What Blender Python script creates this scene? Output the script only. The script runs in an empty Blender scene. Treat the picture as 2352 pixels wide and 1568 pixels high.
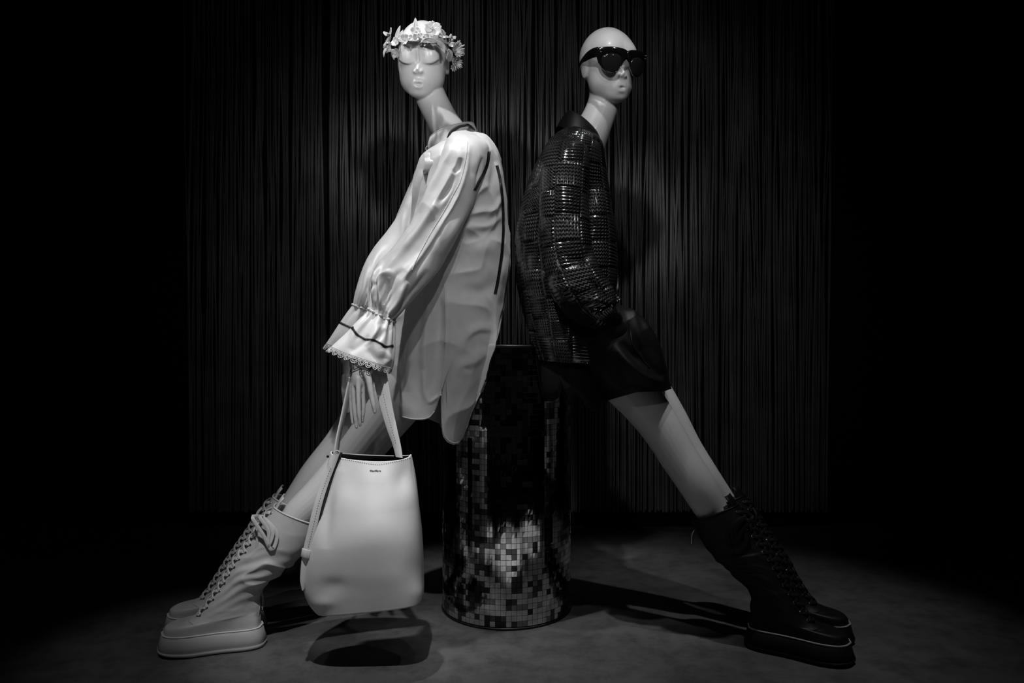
import bpy, bmesh, math, random
import numpy as np
from mathutils import Vector, Matrix, Euler
from mathutils.bvhtree import BVHTree
random.seed(7); rng = np.random.default_rng(11)
SC = bpy.context.scene
COL = SC.collection
# ------------------------------------------------------------------ camera
F = 1650.0; CAMZ = 0.755; CX = 1176.0; CY = 784.0
cam_d = bpy.data.cameras.new('camera'); cam = bpy.data.objects.new('camera', cam_d); COL.objects.link(cam)
cam_d.sensor_width = 36.0; cam_d.lens = F / 2352.0 * 36.0; cam_d.clip_start = 0.02
cam.location = (0, 0, CAMZ); cam.rotation_euler = (math.pi / 2, 0, 0)
SC.camera = cam
# ------------------------------------------------------------------ world, lights, exposure
SC.view_settings.view_transform = 'Standard'; SC.view_settings.look = 'None'
SC.view_settings.gamma = 1.0; SC.view_settings.use_curve_mapping = False
SC.view_settings.exposure = 0.0
wd = bpy.data.worlds.new('world'); SC.world = wd; wd.use_nodes = True
wd.node_tree.nodes['Background'].inputs[0].default_value = (1, 1, 1, 1)
wd.node_tree.nodes['Background'].inputs[1].default_value = 0.0025
def spot(name, loc, target, watts, deg, blend=0.5, size=0.03):
    l = bpy.data.lights.new(name, 'SPOT'); l.energy = watts; l.spot_size = math.radians(deg); l.spot_blend = blend
    l.shadow_soft_size = size
    o = bpy.data.objects.new(name, l); COL.objects.link(o); o.location = loc
    o.rotation_euler = (Vector(target) - Vector(loc)).to_track_quat('-Z', 'Y').to_euler()
    return o
spot('spotlight_white_key', (-0.58, 1.48, 2.90), (-0.20, 1.86, 1.00), 138, 26, 0.7, 0.025)
spot('spotlight_white_front', (-0.26, 0.38, 2.85), (-0.38, 1.62, 0.40), 215, 15.5, 0.9, 0.025)
spot('added_spot_white_back', (0.22, 0.95, 2.85), (-0.06, 1.90, 0.80), 40, 24, 1.0, 0.025)  # added lamp that brightens the back and tail of the blouse
spot('added_spot_white_boots', (-0.95, 0.80, 2.85), (-0.80, 1.76, 0.08), 40, 17, 1.0, 0.025)  # lamp added to lift the white boots out of the dark
spot('spotlight_white_head', (-0.80, -0.35, 1.70), (-0.25, 1.98, 1.54), 112, 11, 1.0, 0.09)
spot('spotlight_white_head_fill', (0.40, -0.35, 1.75), (-0.25, 1.98, 1.54), 84, 11, 1.0, 0.09)
spot('spotlight_black_key', (0.72, 1.40, 2.90), (0.56, 1.80, 0.40), 72, 36, 0.9, 0.025)
spot('added_spot_black_shoulder', (0.12, 1.15, 2.90), (0.20, 1.92, 1.10), 62, 24, 1.0, 0.025)  # added lamp that raises glints on the knit shoulder
spot('spotlight_black_head', (-0.25, -0.30, 2.25), (0.27, 1.95, 1.53), 92, 11, 1.0, 0.07)
spot('spotlight_black_head_fill', (1.10, 0.10, 2.35), (0.27, 1.95, 1.50), 26, 11, 1.0, 0.05)
for fx in (-0.62, 0.02, 0.66):
    spot('added_spot_floor_front', (fx, 0.70, 2.85), (fx, 1.15 if fx == 0.02 else 1.20, 0.0), 1250 if fx == 0.02 else 820, 16 if fx == 0.02 else 14, 0.8, 0.03)  # added lamps: bright pools on unseen floor for the drum tiles to reflect
spot('added_fill_curtain', (0.05, -0.35, 2.60), (0.05, 2.95, 1.00), 29, 49, 1.0, 0.05)  # broad fill added from the camera side so the curtain strands show
# ------------------------------------------------------------------ helpers
def P(px, py, d):
    return np.array([(px - CX) * d / F, d, CAMZ - (py - CY) * d / F])
def proj(V):
    y = V[..., 1]
    return CX + F * V[..., 0] / y, CY - F * (V[..., 2] - CAMZ) / y
def cr(keys, n, dist=None):
    K = np.asarray(keys, float)
    if dist is None:
        dist = np.linalg.norm(np.diff(K[:, :min(4, K.shape[1])], axis=0), axis=1)
    s = np.concatenate([[0], np.cumsum(np.maximum(dist, 1e-6))]); s = s / s[-1]
    if np.isscalar(n): q = np.linspace(0, 1, n)
    else: q = np.asarray(n)
    M = np.zeros_like(K)
    for i in range(len(K)):
        if i == 0: M[i] = (K[1] - K[0]) / (s[1] - s[0])
        elif i == len(K) - 1: M[i] = (K[-1] - K[-2]) / (s[-1] - s[-2])
        else:
            a = (K[i] - K[i - 1]) / (s[i] - s[i - 1]); b = (K[i + 1] - K[i]) / (s[i + 1] - s[i])
            M[i] = np.where(a * b > 0, 2 * a * b / np.where(np.abs(a + b) < 1e-12, 1, a + b), 0.0) * 0.5 + 0.25 * (a + b)
    idx = np.clip(np.searchsorted(s, q, side='right') - 1, 0, len(K) - 2)
    h = (s[idx + 1] - s[idx]); t = ((q - s[idx]) / h)[:, None]; h = h[:, None]
    return ((2*t**3 - 3*t**2 + 1) * K[idx] + (t**3 - 2*t**2 + t) * h * M[idx]
            + (-2*t**3 + 3*t**2) * K[idx + 1] + (t**3 - t**2) * h * M[idx + 1])
def loft(keys, n, m, e=2.0, world=False):
    """rings (ax, ay, bx, by, depth, half_thickness[, half depth difference b-a]); angle 0 at b, the camera side at +pi/2"""
    K = [list(k) + [0.0] * (7 - len(k)) for k in keys]
    R = cr(K, n)
    th = np.linspace(0, 2 * math.pi, m, endpoint=False)
    ee = e if callable(e) else (lambda v: e)
    V = np.zeros((n, m, 3))
    for i, (ax, ay, bx, by, d, t, dd) in enumerate(R):
        A = P(ax, ay, d - dd); B = P(bx, by, d + dd)
        c = (A + B) / 2; h = (B - A) / 2
        w = np.array([0, -1.0, 0]); w = w - h * (w @ h) / max(h @ h, 1e-9); w = w / np.linalg.norm(w) * t
        p = 2.0 / ee(i / (n - 1))
        cc = np.sign(np.cos(th)) * np.abs(np.cos(th)) ** p; ss = np.sign(np.sin(th)) * np.abs(np.sin(th)) ** p
        V[i] = c + cc[:, None] * h + ss[:, None] * w
    return V
def gnorm(V, closed=True):
    du = np.gradient(V, axis=0)
    if closed: dv = (np.roll(V, -1, 1) - np.roll(V, 1, 1))
    else: dv = np.gradient(V, axis=1)
    N = np.cross(dv, du); N /= np.maximum(np.linalg.norm(N, axis=2, keepdims=True), 1e-12)
    if closed:
        c = V.mean(axis=1, keepdims=True)
        if np.sum((V - c) * N) < 0: N = -N
    return N
def segdist(px, py, pts):
    best = np.full(px.shape, 1e9); tt = np.zeros(px.shape); side = np.zeros(px.shape)
    pts = np.asarray(pts, float); L = np.concatenate([[0], np.cumsum(np.linalg.norm(np.diff(pts, axis=0), axis=1))])
    for k in range(len(pts) - 1):
        a = pts[k]; b = pts[k + 1]; ab = b - a; l2 = ab @ ab
        t = np.clip(((px - a[0]) * ab[0] + (py - a[1]) * ab[1]) / l2, 0, 1)
        qx = a[0] + t * ab[0]; qy = a[1] + t * ab[1]
        d = np.hypot(px - qx, py - qy)
        sg = np.sign(ab[0] * (py - a[1]) - ab[1] * (px - a[0]))
        u = d < best
        best = np.where(u, d, best); tt = np.where(u, (L[k] + t * (L[k + 1] - L[k])) / L[-1], tt); side = np.where(u, sg, side)
    return best, tt, side
def folds(V, strokes, closed=True, N=None):
    """raise (or press in) cloth ridges that run along the given lines"""
    if N is None: N = gnorm(V, closed)
    px, py = proj(V)
    view = np.array([0, 0, CAMZ]) - V; view /= np.linalg.norm(view, axis=2, keepdims=True)
    fac = np.clip((N * view).sum(2) * 2.5 + 0.15, 0, 1)
    D = np.zeros(px.shape)
    for st in strokes:
        pts, amp, w = st[0], st[1], st[2]; asym = st[3] if len(st) > 3 else 1.0
        if len(pts) == 1:
            D += amp * .001 * np.exp(-((px - pts[0][0]) ** 2 + ((py - pts[0][1]) / asym) ** 2) / w ** 2); continue
        pts = cr(np.array(pts, float), 14) if len(pts) > 2 else pts
        d, t, sd = segdist(px, py, pts)
        ww = np.where(sd > 0, w * asym, w)
        tap = np.clip(np.sin(np.clip(t, 0, 1) * math.pi), 0, 1) ** 0.85
        D += amp * 0.001 * np.exp(-(d / ww) ** 2) * tap
    return V + N * (D * fac)[..., None]
_perm = rng.permutation(512); _val = rng.random(512) * 2 - 1
def vnoise(p, seed=0):
    p = np.asarray(p) + seed * 17.13
    i = np.floor(p).astype(int); f = p - i; f = f * f * (3 - 2 * f)
    def h(a, b, c): return _val[_perm[(_perm[(_perm[a & 511] + b) & 511] + c) & 511]]
    x, y, z = i[..., 0], i[..., 1], i[..., 2]; fx, fy, fz = f[..., 0], f[..., 1], f[..., 2]
    def lx(b, c): return h(x, y + b, z + c) * (1 - fx) + h(x + 1, y + b, z + c) * fx
    return (lx(0, 0) * (1 - fy) + lx(1, 0) * fy) * (1 - fz) + (lx(0, 1) * (1 - fy) + lx(1, 1) * fy) * fz
def wrinkle(V, amp, freq, seed=0, closed=True, N=None):
    if N is None: N = gnorm(V, closed)
    n = vnoise(V * np.asarray(freq), seed) + 0.5 * vnoise(V * np.asarray(freq) * 2.1, seed + 3)
    return V + N * (amp * n)[..., None]
def gridfaces(n, m, closed=True, off=0):
    f = []
    for i in range(n - 1):
        for j in range(m if closed else m - 1):
            k = (j + 1) % m
            f.append((off + i * m + j, off + i * m + k, off + (i + 1) * m + k, off + (i + 1) * m + j))
    return f
def solid(V):
    """closed shell from a lofted grid"""
    n, m = V.shape[:2]
    vs = [tuple(p) for p in V.reshape(-1, 3)]; fs = gridfaces(n, m)
    c0 = len(vs); vs.append(tuple(V[0].mean(0))); vs.append(tuple(V[-1].mean(0)))
    for j in range(m):
        k = (j + 1) % m
        fs.append((c0, k, j)); fs.append((c0 + 1, (n - 1) * m + j, (n - 1) * m + k))
    return vs, fs
class MB:
    def __init__(s): s.v = []; s.f = []; s.mi = []
    def add(s, vs, fs, mi=0):
        o = len(s.v); s.v += [tuple(map(float, p)) for p in vs]; s.f += [tuple(i + o for i in f) for f in fs]; s.mi += [mi] * len(fs)
    def grid(s, V, closed=True, mi=0):
        s.add(V.reshape(-1, 3), gridfaces(V.shape[0], V.shape[1], closed), mi)
    def box(s, c, ax, ay, az, mi=0):
        c, ax, ay, az = map(np.asarray, (c, ax, ay, az))
        vs = [c + i * ax + j * ay + k * az for i in (-1, 1) for j in (-1, 1) for k in (-1, 1)]
        s.add(vs, [(0, 1, 3, 2), (4, 6, 7, 5), (0, 4, 5, 1), (2, 3, 7, 6), (0, 2, 6, 4), (1, 5, 7, 3)], mi)
    def build(s, name, mats, parent=None, smooth=True, inv=None):
        return mk(name, s.v, s.f, mats, parent, smooth, s.mi, inv)
LOCS = {}
def mk(name, vs, fs, mats, parent=None, smooth=True, mi=None, inv=None):
    me = bpy.data.meshes.new(name); me.from_pydata([tuple(v) for v in vs], [], fs); me.update()
    bm = bmesh.new(); bm.from_mesh(me); bmesh.ops.recalc_face_normals(bm, faces=bm.faces); bm.to_mesh(me); bm.free()
    return mkm(name, me, mats, parent, smooth, mi, inv)
def mkm(name, me, mats, parent=None, smooth=True, mi=None, inv=None):
    if not isinstance(mats, (list, tuple)): mats = [mats]
    for m in mats: me.materials.append(m)
    if smooth: me.polygons.foreach_set('use_smooth', [True] * len(me.polygons))
    if mi is not None and any(mi): me.polygons.foreach_set('material_index', mi)
    o = bpy.data.objects.new(name, me); COL.objects.link(o)
    put(o, parent, inv)
    return o
def put(o, parent, inv=None):
    if parent is None: return
    o.parent = parent
    if inv is not None: o.matrix_parent_inverse = inv
    elif parent.name in LOCS: o.matrix_parent_inverse = Matrix.Translation(-LOCS[parent.name])
def thing(name, loc, label, cat, group=None, rotz=0.0, world=True):
    o = bpy.data.objects.new(name, None); COL.objects.link(o); o.location = loc; o.rotation_euler = (0, 0, rotz)
    o.empty_display_size = 0.05
    if world: LOCS[o.name] = Vector(loc)
    tag(o, label, cat, group); return o
def tag(o, label, cat, group=None):
    o['label'] = label; o['category'] = cat
    if group: o['group'] = group
def solidify(o, t, offset=-1):
    m = o.modifiers.new('thickness', 'SOLIDIFY'); m.thickness = t; m.offset = offset; return o
def frames(pts):
    pts = np.asarray(pts, float); T = np.gradient(pts, axis=0); T /= np.maximum(np.linalg.norm(T, axis=1, keepdims=True), 1e-9)
    n = np.cross(T[0], [0.31, 0.87, 0.37]); n /= np.linalg.norm(n); Ns = []
    for t in T:
        n = n - t * (n @ t); n /= np.linalg.norm(n); Ns.append(n)
    Ns = np.array(Ns); return T, Ns, np.cross(T, Ns)
def sweep(pts, rad, m=10, n=None, flat=None):
    """tube along 3D points; rad per point. returns a lofted grid"""
    pts = np.asarray(pts, float); rad = np.broadcast_to(np.asarray(rad, float), (len(pts),))
    if n: 
        K = cr(np.concatenate([pts, rad[:, None]], 1), n, np.linalg.norm(np.diff(pts, axis=0), axis=1)); pts, rad = K[:, :3], K[:, 3]
    T, A, B = frames(pts); th = np.linspace(0, 2 * math.pi, m, endpoint=False)
    return pts[:, None] + rad[:, None, None] * (np.cos(th)[None, :, None] * A[:, None] + np.sin(th)[None, :, None] * B[:, None])
def rounded(V):
    """end a tube in domes"""
    def dome(c, ring, prev):
        out = []
        ax = c - prev; ln = np.linalg.norm(ax); ax = ax / max(ln, 1e-9); r = np.linalg.norm(ring - c, axis=1).mean()
        for a in (0.35, 0.7, 1.0, 1.3):
            out.append(c + ax * r * math.sin(a) + (ring - c) * math.cos(a))
        return out
    e = dome(V[-1].mean(0), V[-1], V[-2].mean(0)); s = dome(V[0].mean(0), V[0], V[1].mean(0))
    return np.concatenate([np.array(s[::-1]), V, np.array(e)])
def ribbon(pts, wv, th, n=40, nrm=None):
    """flat strap: centre points, half-width vectors per point, thickness"""
    pts = np.asarray(pts, float); wv = np.asarray(wv, float)
    K = cr(np.concatenate([pts, wv], 1), n, np.linalg.norm(np.diff(pts, axis=0), axis=1)); p, w = K[:, :3], K[:, 3:]
    T = np.gradient(p, axis=0); N = np.cross(T, w); N /= np.maximum(np.linalg.norm(N, axis=1, keepdims=True), 1e-9)
    h = N * th / 2; b = 0.85
    return np.stack([p - w - h * .4, p - w * b - h, p + w * b - h, p + w - h * .4, p + w + h * .4, p + w * b + h, p - w * b + h, p - w + h * .4], 1)
# ------------------------------------------------------------------ materials
def mat(name, col, rough=0.5, metal=0.0, spec=0.5, var=0.0, vscale=20.0, bump=0.0, bscale=200.0, coat=0.0, sheen=0.0, dist=0.001):
    m = bpy.data.materials.new(name); m.use_nodes = True; nt = m.node_tree; b = nt.nodes['Principled BSDF']
    if not isinstance(col, (tuple, list)): col = (col, col, col)
    b.inputs['Base Color'].default_value = (*col, 1); b.inputs['Roughness'].default_value = rough
    b.inputs['Metallic'].default_value = metal; b.inputs['Specular IOR Level'].default_value = spec
    b.inputs['Coat Weight'].default_value = coat; b.inputs['Coat Roughness'].default_value = 0.12
    b.inputs['Sheen Weight'].default_value = sheen
    tc = nt.nodes.new('ShaderNodeTexCoord')
    n = nt.nodes.new('ShaderNodeTexNoise'); n.inputs['Scale'].default_value = vscale; n.inputs['Detail'].default_value = 6
    nt.links.new(tc.outputs['Object'], n.inputs['Vector'])
    rp = nt.nodes.new('ShaderNodeValToRGB'); lo = [c * (1 - var) for c in col]; hi = [min(1, c * (1 + var)) for c in col]
    rp.color_ramp.elements[0].color = (*lo, 1); rp.color_ramp.elements[1].color = (*hi, 1)
    rp.color_ramp.elements[0].position = .3; rp.color_ramp.elements[1].position = .7
    nt.links.new(n.outputs['Fac'], rp.inputs['Fac']); nt.links.new(rp.outputs['Color'], b.inputs['Base Color'])
    if bump:
        n2 = nt.nodes.new('ShaderNodeTexNoise'); n2.inputs['Scale'].default_value = bscale; n2.inputs['Detail'].default_value = 4
        nt.links.new(tc.outputs['Object'], n2.inputs['Vector'])
        bp = nt.nodes.new('ShaderNodeBump'); bp.inputs['Strength'].default_value = bump; bp.inputs['Distance'].default_value = dist
        nt.links.new(n2.outputs['Fac'], bp.inputs['Height']); nt.links.new(bp.outputs['Normal'], b.inputs['Normal'])
    return m
M = {}
M['skin'] = mat('grey_lacquer', 0.52, 0.40, spec=0.4, var=0.02, coat=0.12)
M['cotton'] = mat('white_cotton', 0.72, 0.42, spec=0.5, var=0.03, vscale=60, bump=0.15, bscale=900, sheen=0.15)
M['lace'] = mat('white_lace', 0.70, 0.6, var=0.05)
M['thread'] = mat('black_thread', 0.008, 0.6, var=0.2)
M['leather'] = mat('white_leather', 0.62, 0.42, spec=0.4, var=0.03, vscale=30, bump=0.12, bscale=700)
M['leather_in'] = mat('shadow_toned_inside', 0.03, 0.7, var=0.1)  # shadow inside the open bag, put into the colour of its inner face
M['edge'] = mat('dark_edge_paint', 0.02, 0.5, var=0.1)
M['boot_w'] = mat('white_boot_leather', 0.48, 0.45, spec=0.4, var=0.04, vscale=40, bump=0.15, bscale=500)
M['rubber_w'] = mat('white_rubber', 0.36, 0.5, var=0.05)
M['lace_w'] = mat('white_shoelace', 0.55, 0.7, var=0.08, vscale=300, bump=0.4, bscale=1200)
M['boot_b'] = mat('black_boot_leather', 0.006, 0.5, spec=0.25, var=0.1)
M['rubber_b'] = mat('black_rubber', 0.006, 0.6, spec=0.2, var=0.1)
M['lace_b'] = mat('black_shoelace', 0.006, 0.7, spec=0.2, var=0.1)
M['pipe_w'] = mat('pale_piping', 0.55, 0.5, var=0.05)
M['pipe_b'] = mat('grey_piping', 0.30, 0.5, var=0.05)
M['metal'] = mat('dark_metal', 0.45, 0.28, metal=1.0, var=0.1)
M['flower'] = mat('pale_petal', 0.40, 0.35, spec=0.4, var=0.12, vscale=60, bump=0.2, bscale=250)
M['leaf'] = mat('pale_leaf', 0.30, 0.35, spec=0.4, var=0.12, vscale=60, bump=0.2, bscale=250)
M['acetate'] = mat('black_acetate', 0.004, 0.08, spec=0.5, var=0.1, coat=0.5)
M['lens'] = mat('dark_lens', 0.010, 0.04, spec=0.6, var=0.1)
M['satin'] = mat('black_satin', 0.004, 0.50, spec=0.18, var=0.1, bump=0.1, bscale=600)
M['blackshirt'] = mat('black_cotton', 0.006, 0.6, spec=0.2, var=0.1)
M['rib'] = mat('black_rib_knit', 0.010, 0.6, spec=0.2, var=0.2, bump=0.3, bscale=600)
M['strand'] = mat('black_string', 0.16, 0.55, spec=0.3, var=0.25, vscale=8)
M['wall'] = mat('black_wall', 0.010, 0.8, spec=0.1, var=0.2)
M['base'] = mat('black_baseboard', 0.006, 0.6, spec=0.15, var=0.2)
M['core'] = mat('black_grout', 0.010, 0.6, var=0.1)
M['rim'] = mat('dark_rim', 0.02, 0.35, metal=0.6, var=0.1)
for k, (c, r) in {'tile_a': (0.70, 0.05), 'tile_b': (0.30, 0.06), 'tile_c': (0.10, 0.08), 'tile_d': (0.012, 0.2)}.items():
    M[k] = mat('mirror_' + k, c, r, metal=1.0 if k != 'tile_d' else 0.3, var=0.06, vscale=40)
# ------------------------------------------------------------------ the setting
WALLY = 2.95
def struct(o): o['kind'] = 'structure'; return o
def concrete():
    m = mat('dark_concrete', 0.085, 0.55, spec=0.3, var=0.35, vscale=2.2, bump=0.25, bscale=35, dist=0.002)
    nt = m.node_tree; b = nt.nodes['Principled BSDF']; rp = [n for n in nt.nodes if n.type == 'VALTORGB'][0]
    tc = [n for n in nt.nodes if n.type == 'TEX_COORD'][0]
    n = nt.nodes.new('ShaderNodeTexNoise'); n.inputs['Scale'].default_value = 14; n.inputs['Detail'].default_value = 10; n.inputs['Roughness'].default_value = .75
    nt.links.new(tc.outputs['Object'], n.inputs['Vector'])
    r2 = nt.nodes.new('ShaderNodeValToRGB'); r2.color_ramp.elements[0].position = .36; r2.color_ramp.elements[0].color = (.45, .45, .45, 1)
    r2.color_ramp.elements[1].position = .56; r2.color_ramp.elements[1].color = (1, 1, 1, 1)
    nt.links.new(n.outputs['Fac'], r2.inputs['Fac'])
    mx = nt.nodes.new('ShaderNodeMix'); mx.data_type = 'RGBA'; mx.blend_type = 'MULTIPLY'; mx.inputs[0].default_value = .8
    nt.links.new(rp.outputs['Color'], mx.inputs[6]); nt.links.new(r2.outputs['Color'], mx.inputs[7]); nt.links.new(mx.outputs[2], b.inputs['Base Color'])
    return m
M['floor'] = concrete()
b = MB(); b.box((0, 1.2, -0.02), (2.6, 0, 0), (0, 1.85, 0), (0, 0, .02)); struct(b.build('floor', M['floor'], smooth=False))
b = MB(); b.box((0, WALLY + .07, 1.5), (2.6, 0, 0), (0, .04, 0), (0, 0, 1.55)); struct(b.build('wall_back', M['wall'], smooth=False))
for s, nm in ((-1, 'wall_left'), (1, 'wall_right')):
    b = MB(); b.box((s * 2.6, 1.2, 1.5), (.03, 0, 0), (0, 1.85, 0), (0, 0, 1.55)); struct(b.build(nm, M['wall'], smooth=False))
bb = MB()
x0, x1 = (432 - CX) * WALLY / F, (1905 - CX) * WALLY / F
bb.box(((x0 + x1) / 2, WALLY + .005, .030), ((x1 - x0) / 2, 0, 0), (0, .024, 0), (0, 0, .030))
bb.box(((x0 + x1) / 2, WALLY + .000, .058), ((x1 - x0) / 2, 0, 0), (0, .030, 0), (0, 0, .004))
struct(bb.build('baseboard_back', M['base'], smooth=False))
# string curtain: hundreds of overlapping strands nobody could count
cb = MB(); rs = random.Random(5)
for layer, (y, cnt, r0) in enumerate(((WALLY - .050, 120, .0042), (WALLY - .028, 150, .0040), (WALLY - .006, 190, .0038))):
    for k in range(cnt):
        xb = x0 + .02 + (x1 - x0 - .04) * (k + rs.uniform(-.45, .45) + .5) / cnt
        lean = rs.gauss(0, .018); bow = rs.gauss(0, .010); ph = rs.uniform(0, 6.28); tw = rs.uniform(0, 3.14); r = r0 * rs.uniform(.6, 1.6)
        pts = []; ns = 15
        for i in range(ns):
            t = i / (ns - 1); z = .066 + 2.45 * t; u = min(1, max(0, (z - .15) / 1.5))
            pts.append((xb + lean * u ** 1.4 + bow * math.sin(2.3 * z + ph) * u, y + .006 * math.sin(3 * z + ph * 2) * u, z))
        vs = []
        for i, p in enumerate(pts):
            a = tw + .5 * i / ns
            for q in range(5):
                an = a + q * 2 * math.pi / 5
                vs.append((p[0] + r * math.cos(an), p[1] + .55 * r * math.sin(an), p[2]))
        cb.add(vs, gridfaces(ns, 5))
cur = cb.build('string_curtain', M['strand']); cur['kind'] = 'stuff'
tag(cur, 'dark string curtain of thin hanging strands covering the back wall', 'curtain')
# ------------------------------------------------------------------ mosaic drum
DX, DY, DR, DH = (1163.5 - CX) * 2.06 / F, 2.06, 0.1835, 0.742
drum = thing('mosaic_drum', (DX, DY, 0), 'tall round pedestal covered in small mirror mosaic tiles between the two mannequins', 'pedestal')
th = np.linspace(0, 2 * math.pi, 96, endpoint=False)
prof = [(.0, .004), (DR - .006, .004), (DR - .0035, .006), (DR - .0035, DH - .003), (DR - .006, DH), (0, DH)]
V = np.array([[(r * math.cos(a), r * math.sin(a), z) for a in th] for r, z in prof])
I4 = Matrix.Identity(4)
b = MB(); b.grid(V); b.build('drum_body', M['core'], drum, inv=I4)
for nm, z, dz, rr in (('base_rim', .003, .003, DR + .0012), ('top_rim', DH, .004, DR + .0012)):
    pr = [(rr - .010, z - dz), (rr, z - dz), (rr + .0008, z), (rr, z + dz), (rr - .010, z + dz), (rr - .010, z - dz)]
    b = MB(); b.grid(np.array([[(r * math.cos(a), r * math.sin(a), q) for a in th] for r, q in pr])); b.build(nm, M['rim'], drum, inv=I4)
NC, NR = 80, 50; pit = (DH - .012) / NR; aw = 2 * math.pi / NC
def tile_verts(tilt=(0, 0)):
    hw, hh, t = DR * aw / 2 * .972, pit / 2 * .968, .0028; vs = []
    for (uu, vv, w) in ((-1, -1, 0), (1, -1, 0), (1, 1, 0), (-1, 1, 0), (-1, -1, 1), (1, -1, 1), (1, 1, 1), (-1, 1, 1)):
        s = .97 if w else 1.0
        vs.append(((-.0032 + t * w + (uu * tilt[0] + vv * tilt[1]) * w), uu * hw * s, vv * hh * s))
    mid = [(-.0032 + t + .00028, 0, -hh * .97), (-.0032 + t + .00028, 0, hh * .97)]
    return vs + mid
TF = [(0, 3, 2, 1), (0, 1, 5, 8, 4), (1, 2, 6, 5), (2, 3, 7, 9, 6), (3, 0, 4, 7), (4, 8, 9, 7), (8, 5, 6, 9)]
tmats = ['tile_a', 'tile_b', 'tile_c', 'tile_d']
tile_me = []
for v in range(4):
    row = []
    for mname in tmats:
        me = bpy.data.meshes.new('tile'); me.from_pydata(tile_verts((random.gauss(0, 3e-5), random.gauss(0, 5e-5))), [], TF); me.materials.append(M[mname]); row.append(me)
    tile_me.append(row)
cells = []
rt = random.Random(21)
grid_m = {}
for r in range(NR):
    for c in range(NC):
        u = rt.random(); k = 0 if u < .56 else 1 if u < .78 else 2 if u < .90 else 3
        if r and rt.random() < .22: k = grid_m[(r - 1, c)]
        elif c and rt.random() < .18: k = grid_m[(r, c - 1)]
        grid_m[(r, c)] = k
        a = (c + .5) * aw; z = .008 + (r + .5) * pit
        nx, ny = math.cos(a), math.sin(a); wx, wy = DX + DR * nx, DY + DR * ny
        dv = np.array([-wx, -wy, CAMZ - z]); L = np.linalg.norm(dv); cosv = (nx * dv[0] + ny * dv[1]) / L
        sc = cosv / L ** 2 if z < .60 else -1
        cells.append((sc, r, c, k, a, z))
cells.sort(key=lambda q: -q[0])
near = cells[:300]; rest = MB()
for sc, r, c, k, a, z in near:
    o = bpy.data.objects.new('tile', tile_me[rt.randrange(4)][k]); COL.objects.link(o)
    o.parent = drum; o.location = (DR * math.cos(a), DR * math.sin(a), z); o.rotation_euler = (0, 0, a)
for sc, r, c, k, a, z in cells[300:]:
    ca, sa = math.cos(a), math.sin(a)
    vs = tile_verts((rt.gauss(0, 3e-5), rt.gauss(0, 5e-5)))
    rest.add([(DR * ca + x * ca - y * sa, DR * sa + x * sa + y * ca, z + w) for x, y, w in vs], TF, k)
ro = rest.build('mosaic_tiles', [M[t] for t in tmats], drum, smooth=False, inv=I4); ro['kind'] = 'stuff'
# ------------------------------------------------------------------ mannequin bodies
def ell(p, c, r):
    q = p - np.array(c, float); r = np.array(r, float)
    k0 = np.linalg.norm(q / r, axis=-1); k1 = np.linalg.norm(q / r ** 2, axis=-1)
    return k0 * (k0 - 1) / np.maximum(k1, 1e-9)
def smin(a, b, k):
    h = np.clip(.5 + .5 * (b - a) / k, 0, 1); return b * (1 - h) + a * h - k * h * (1 - h)
def smax(a, b, k): return -smin(-a, -b, k)
def cone(p, a, b, ra, rb):
    a = np.array(a, float); b = np.array(b, float); ab = b - a
    t = np.clip(((p - a) @ ab) / (ab @ ab), 0, 1); return np.linalg.norm(p - a - t[..., None] * ab, axis=-1) - (ra + (rb - ra) * t)
def head_sdf(p):
    x, y, z = p[..., 0], p[..., 1], p[..., 2]; ax = np.abs(x); q = np.stack([ax, y, z], -1)
    d = ell(p, (0, -14, 24), (70, 83, 80))
    d = smin(d, ell(p, (0, 14, -10), (66, 63, 80)), 16)
    d = smin(d, ell(p, (0, 24, -52), (60, 53, 48)), 14)
    d = smin(d, ell(p, (0, 54, -82), (31, 23, 19)), 16)
    d = smin(d, ell(p, (0, 26, 38), (58, 42, 44)), 14)
    lid = ell(q, (28, 55, -1), (30, 25.5, 48))
    lidz = -14 + .0150 * (ax - 29) ** 2 + .06 * (ax - 29)
    lid = smax(lid, (lidz - z), 1.6)
    d = smin(d, lid, 3.5 + 22 * np.clip((z - 2) / 40, 0, 1))
    # valley that runs down the brow to the bridge
    groove = cone(p, (0, 80, 46), (0, 74.5, -6), 3.0, 5.0)
    d = smax(d, -groove, 2.5)
    # nose
    nose = cone(p, (0, 69, -10), (0, 84, -28), 2.4, 4.0)
    nose = smin(nose, ell(q, (7, 77, -34), (6, 8.5, 5.5)), 5)
    nose = smin(nose, cone(p, (0, 66, -16), (0, 75, -33), 5.5, 7.5), 5)
    d = smin(d, nose, 5)
    # mouth
    d = smin(d, ell(p, (0, 62, -66), (27, 20, 20)), 8)
    d = smin(d, ell(q, (6, 75, -58.5), (10, 6.5, 4.4)), 3.5)
    d = smin(d, ell(p, (0, 73.5, -73), (13, 9, 6.0)), 4)
    d = smax(d, -ell(p, (0, 86, -65.5), (11.5, 14, 4.6)), 1.2)
    d = smax(d, -ell(p, (0, 87, -85), (19, 9, 6)), 6)
    d = smax(d, -cone(p, (0, 90, -44), (0, 90, -53), 3.0, 3.4), 3)
    # flat stylised ear
    d = smin(d, ell(q, (66, -10, -10), (7, 18, 28)), 5)
    return d
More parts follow.
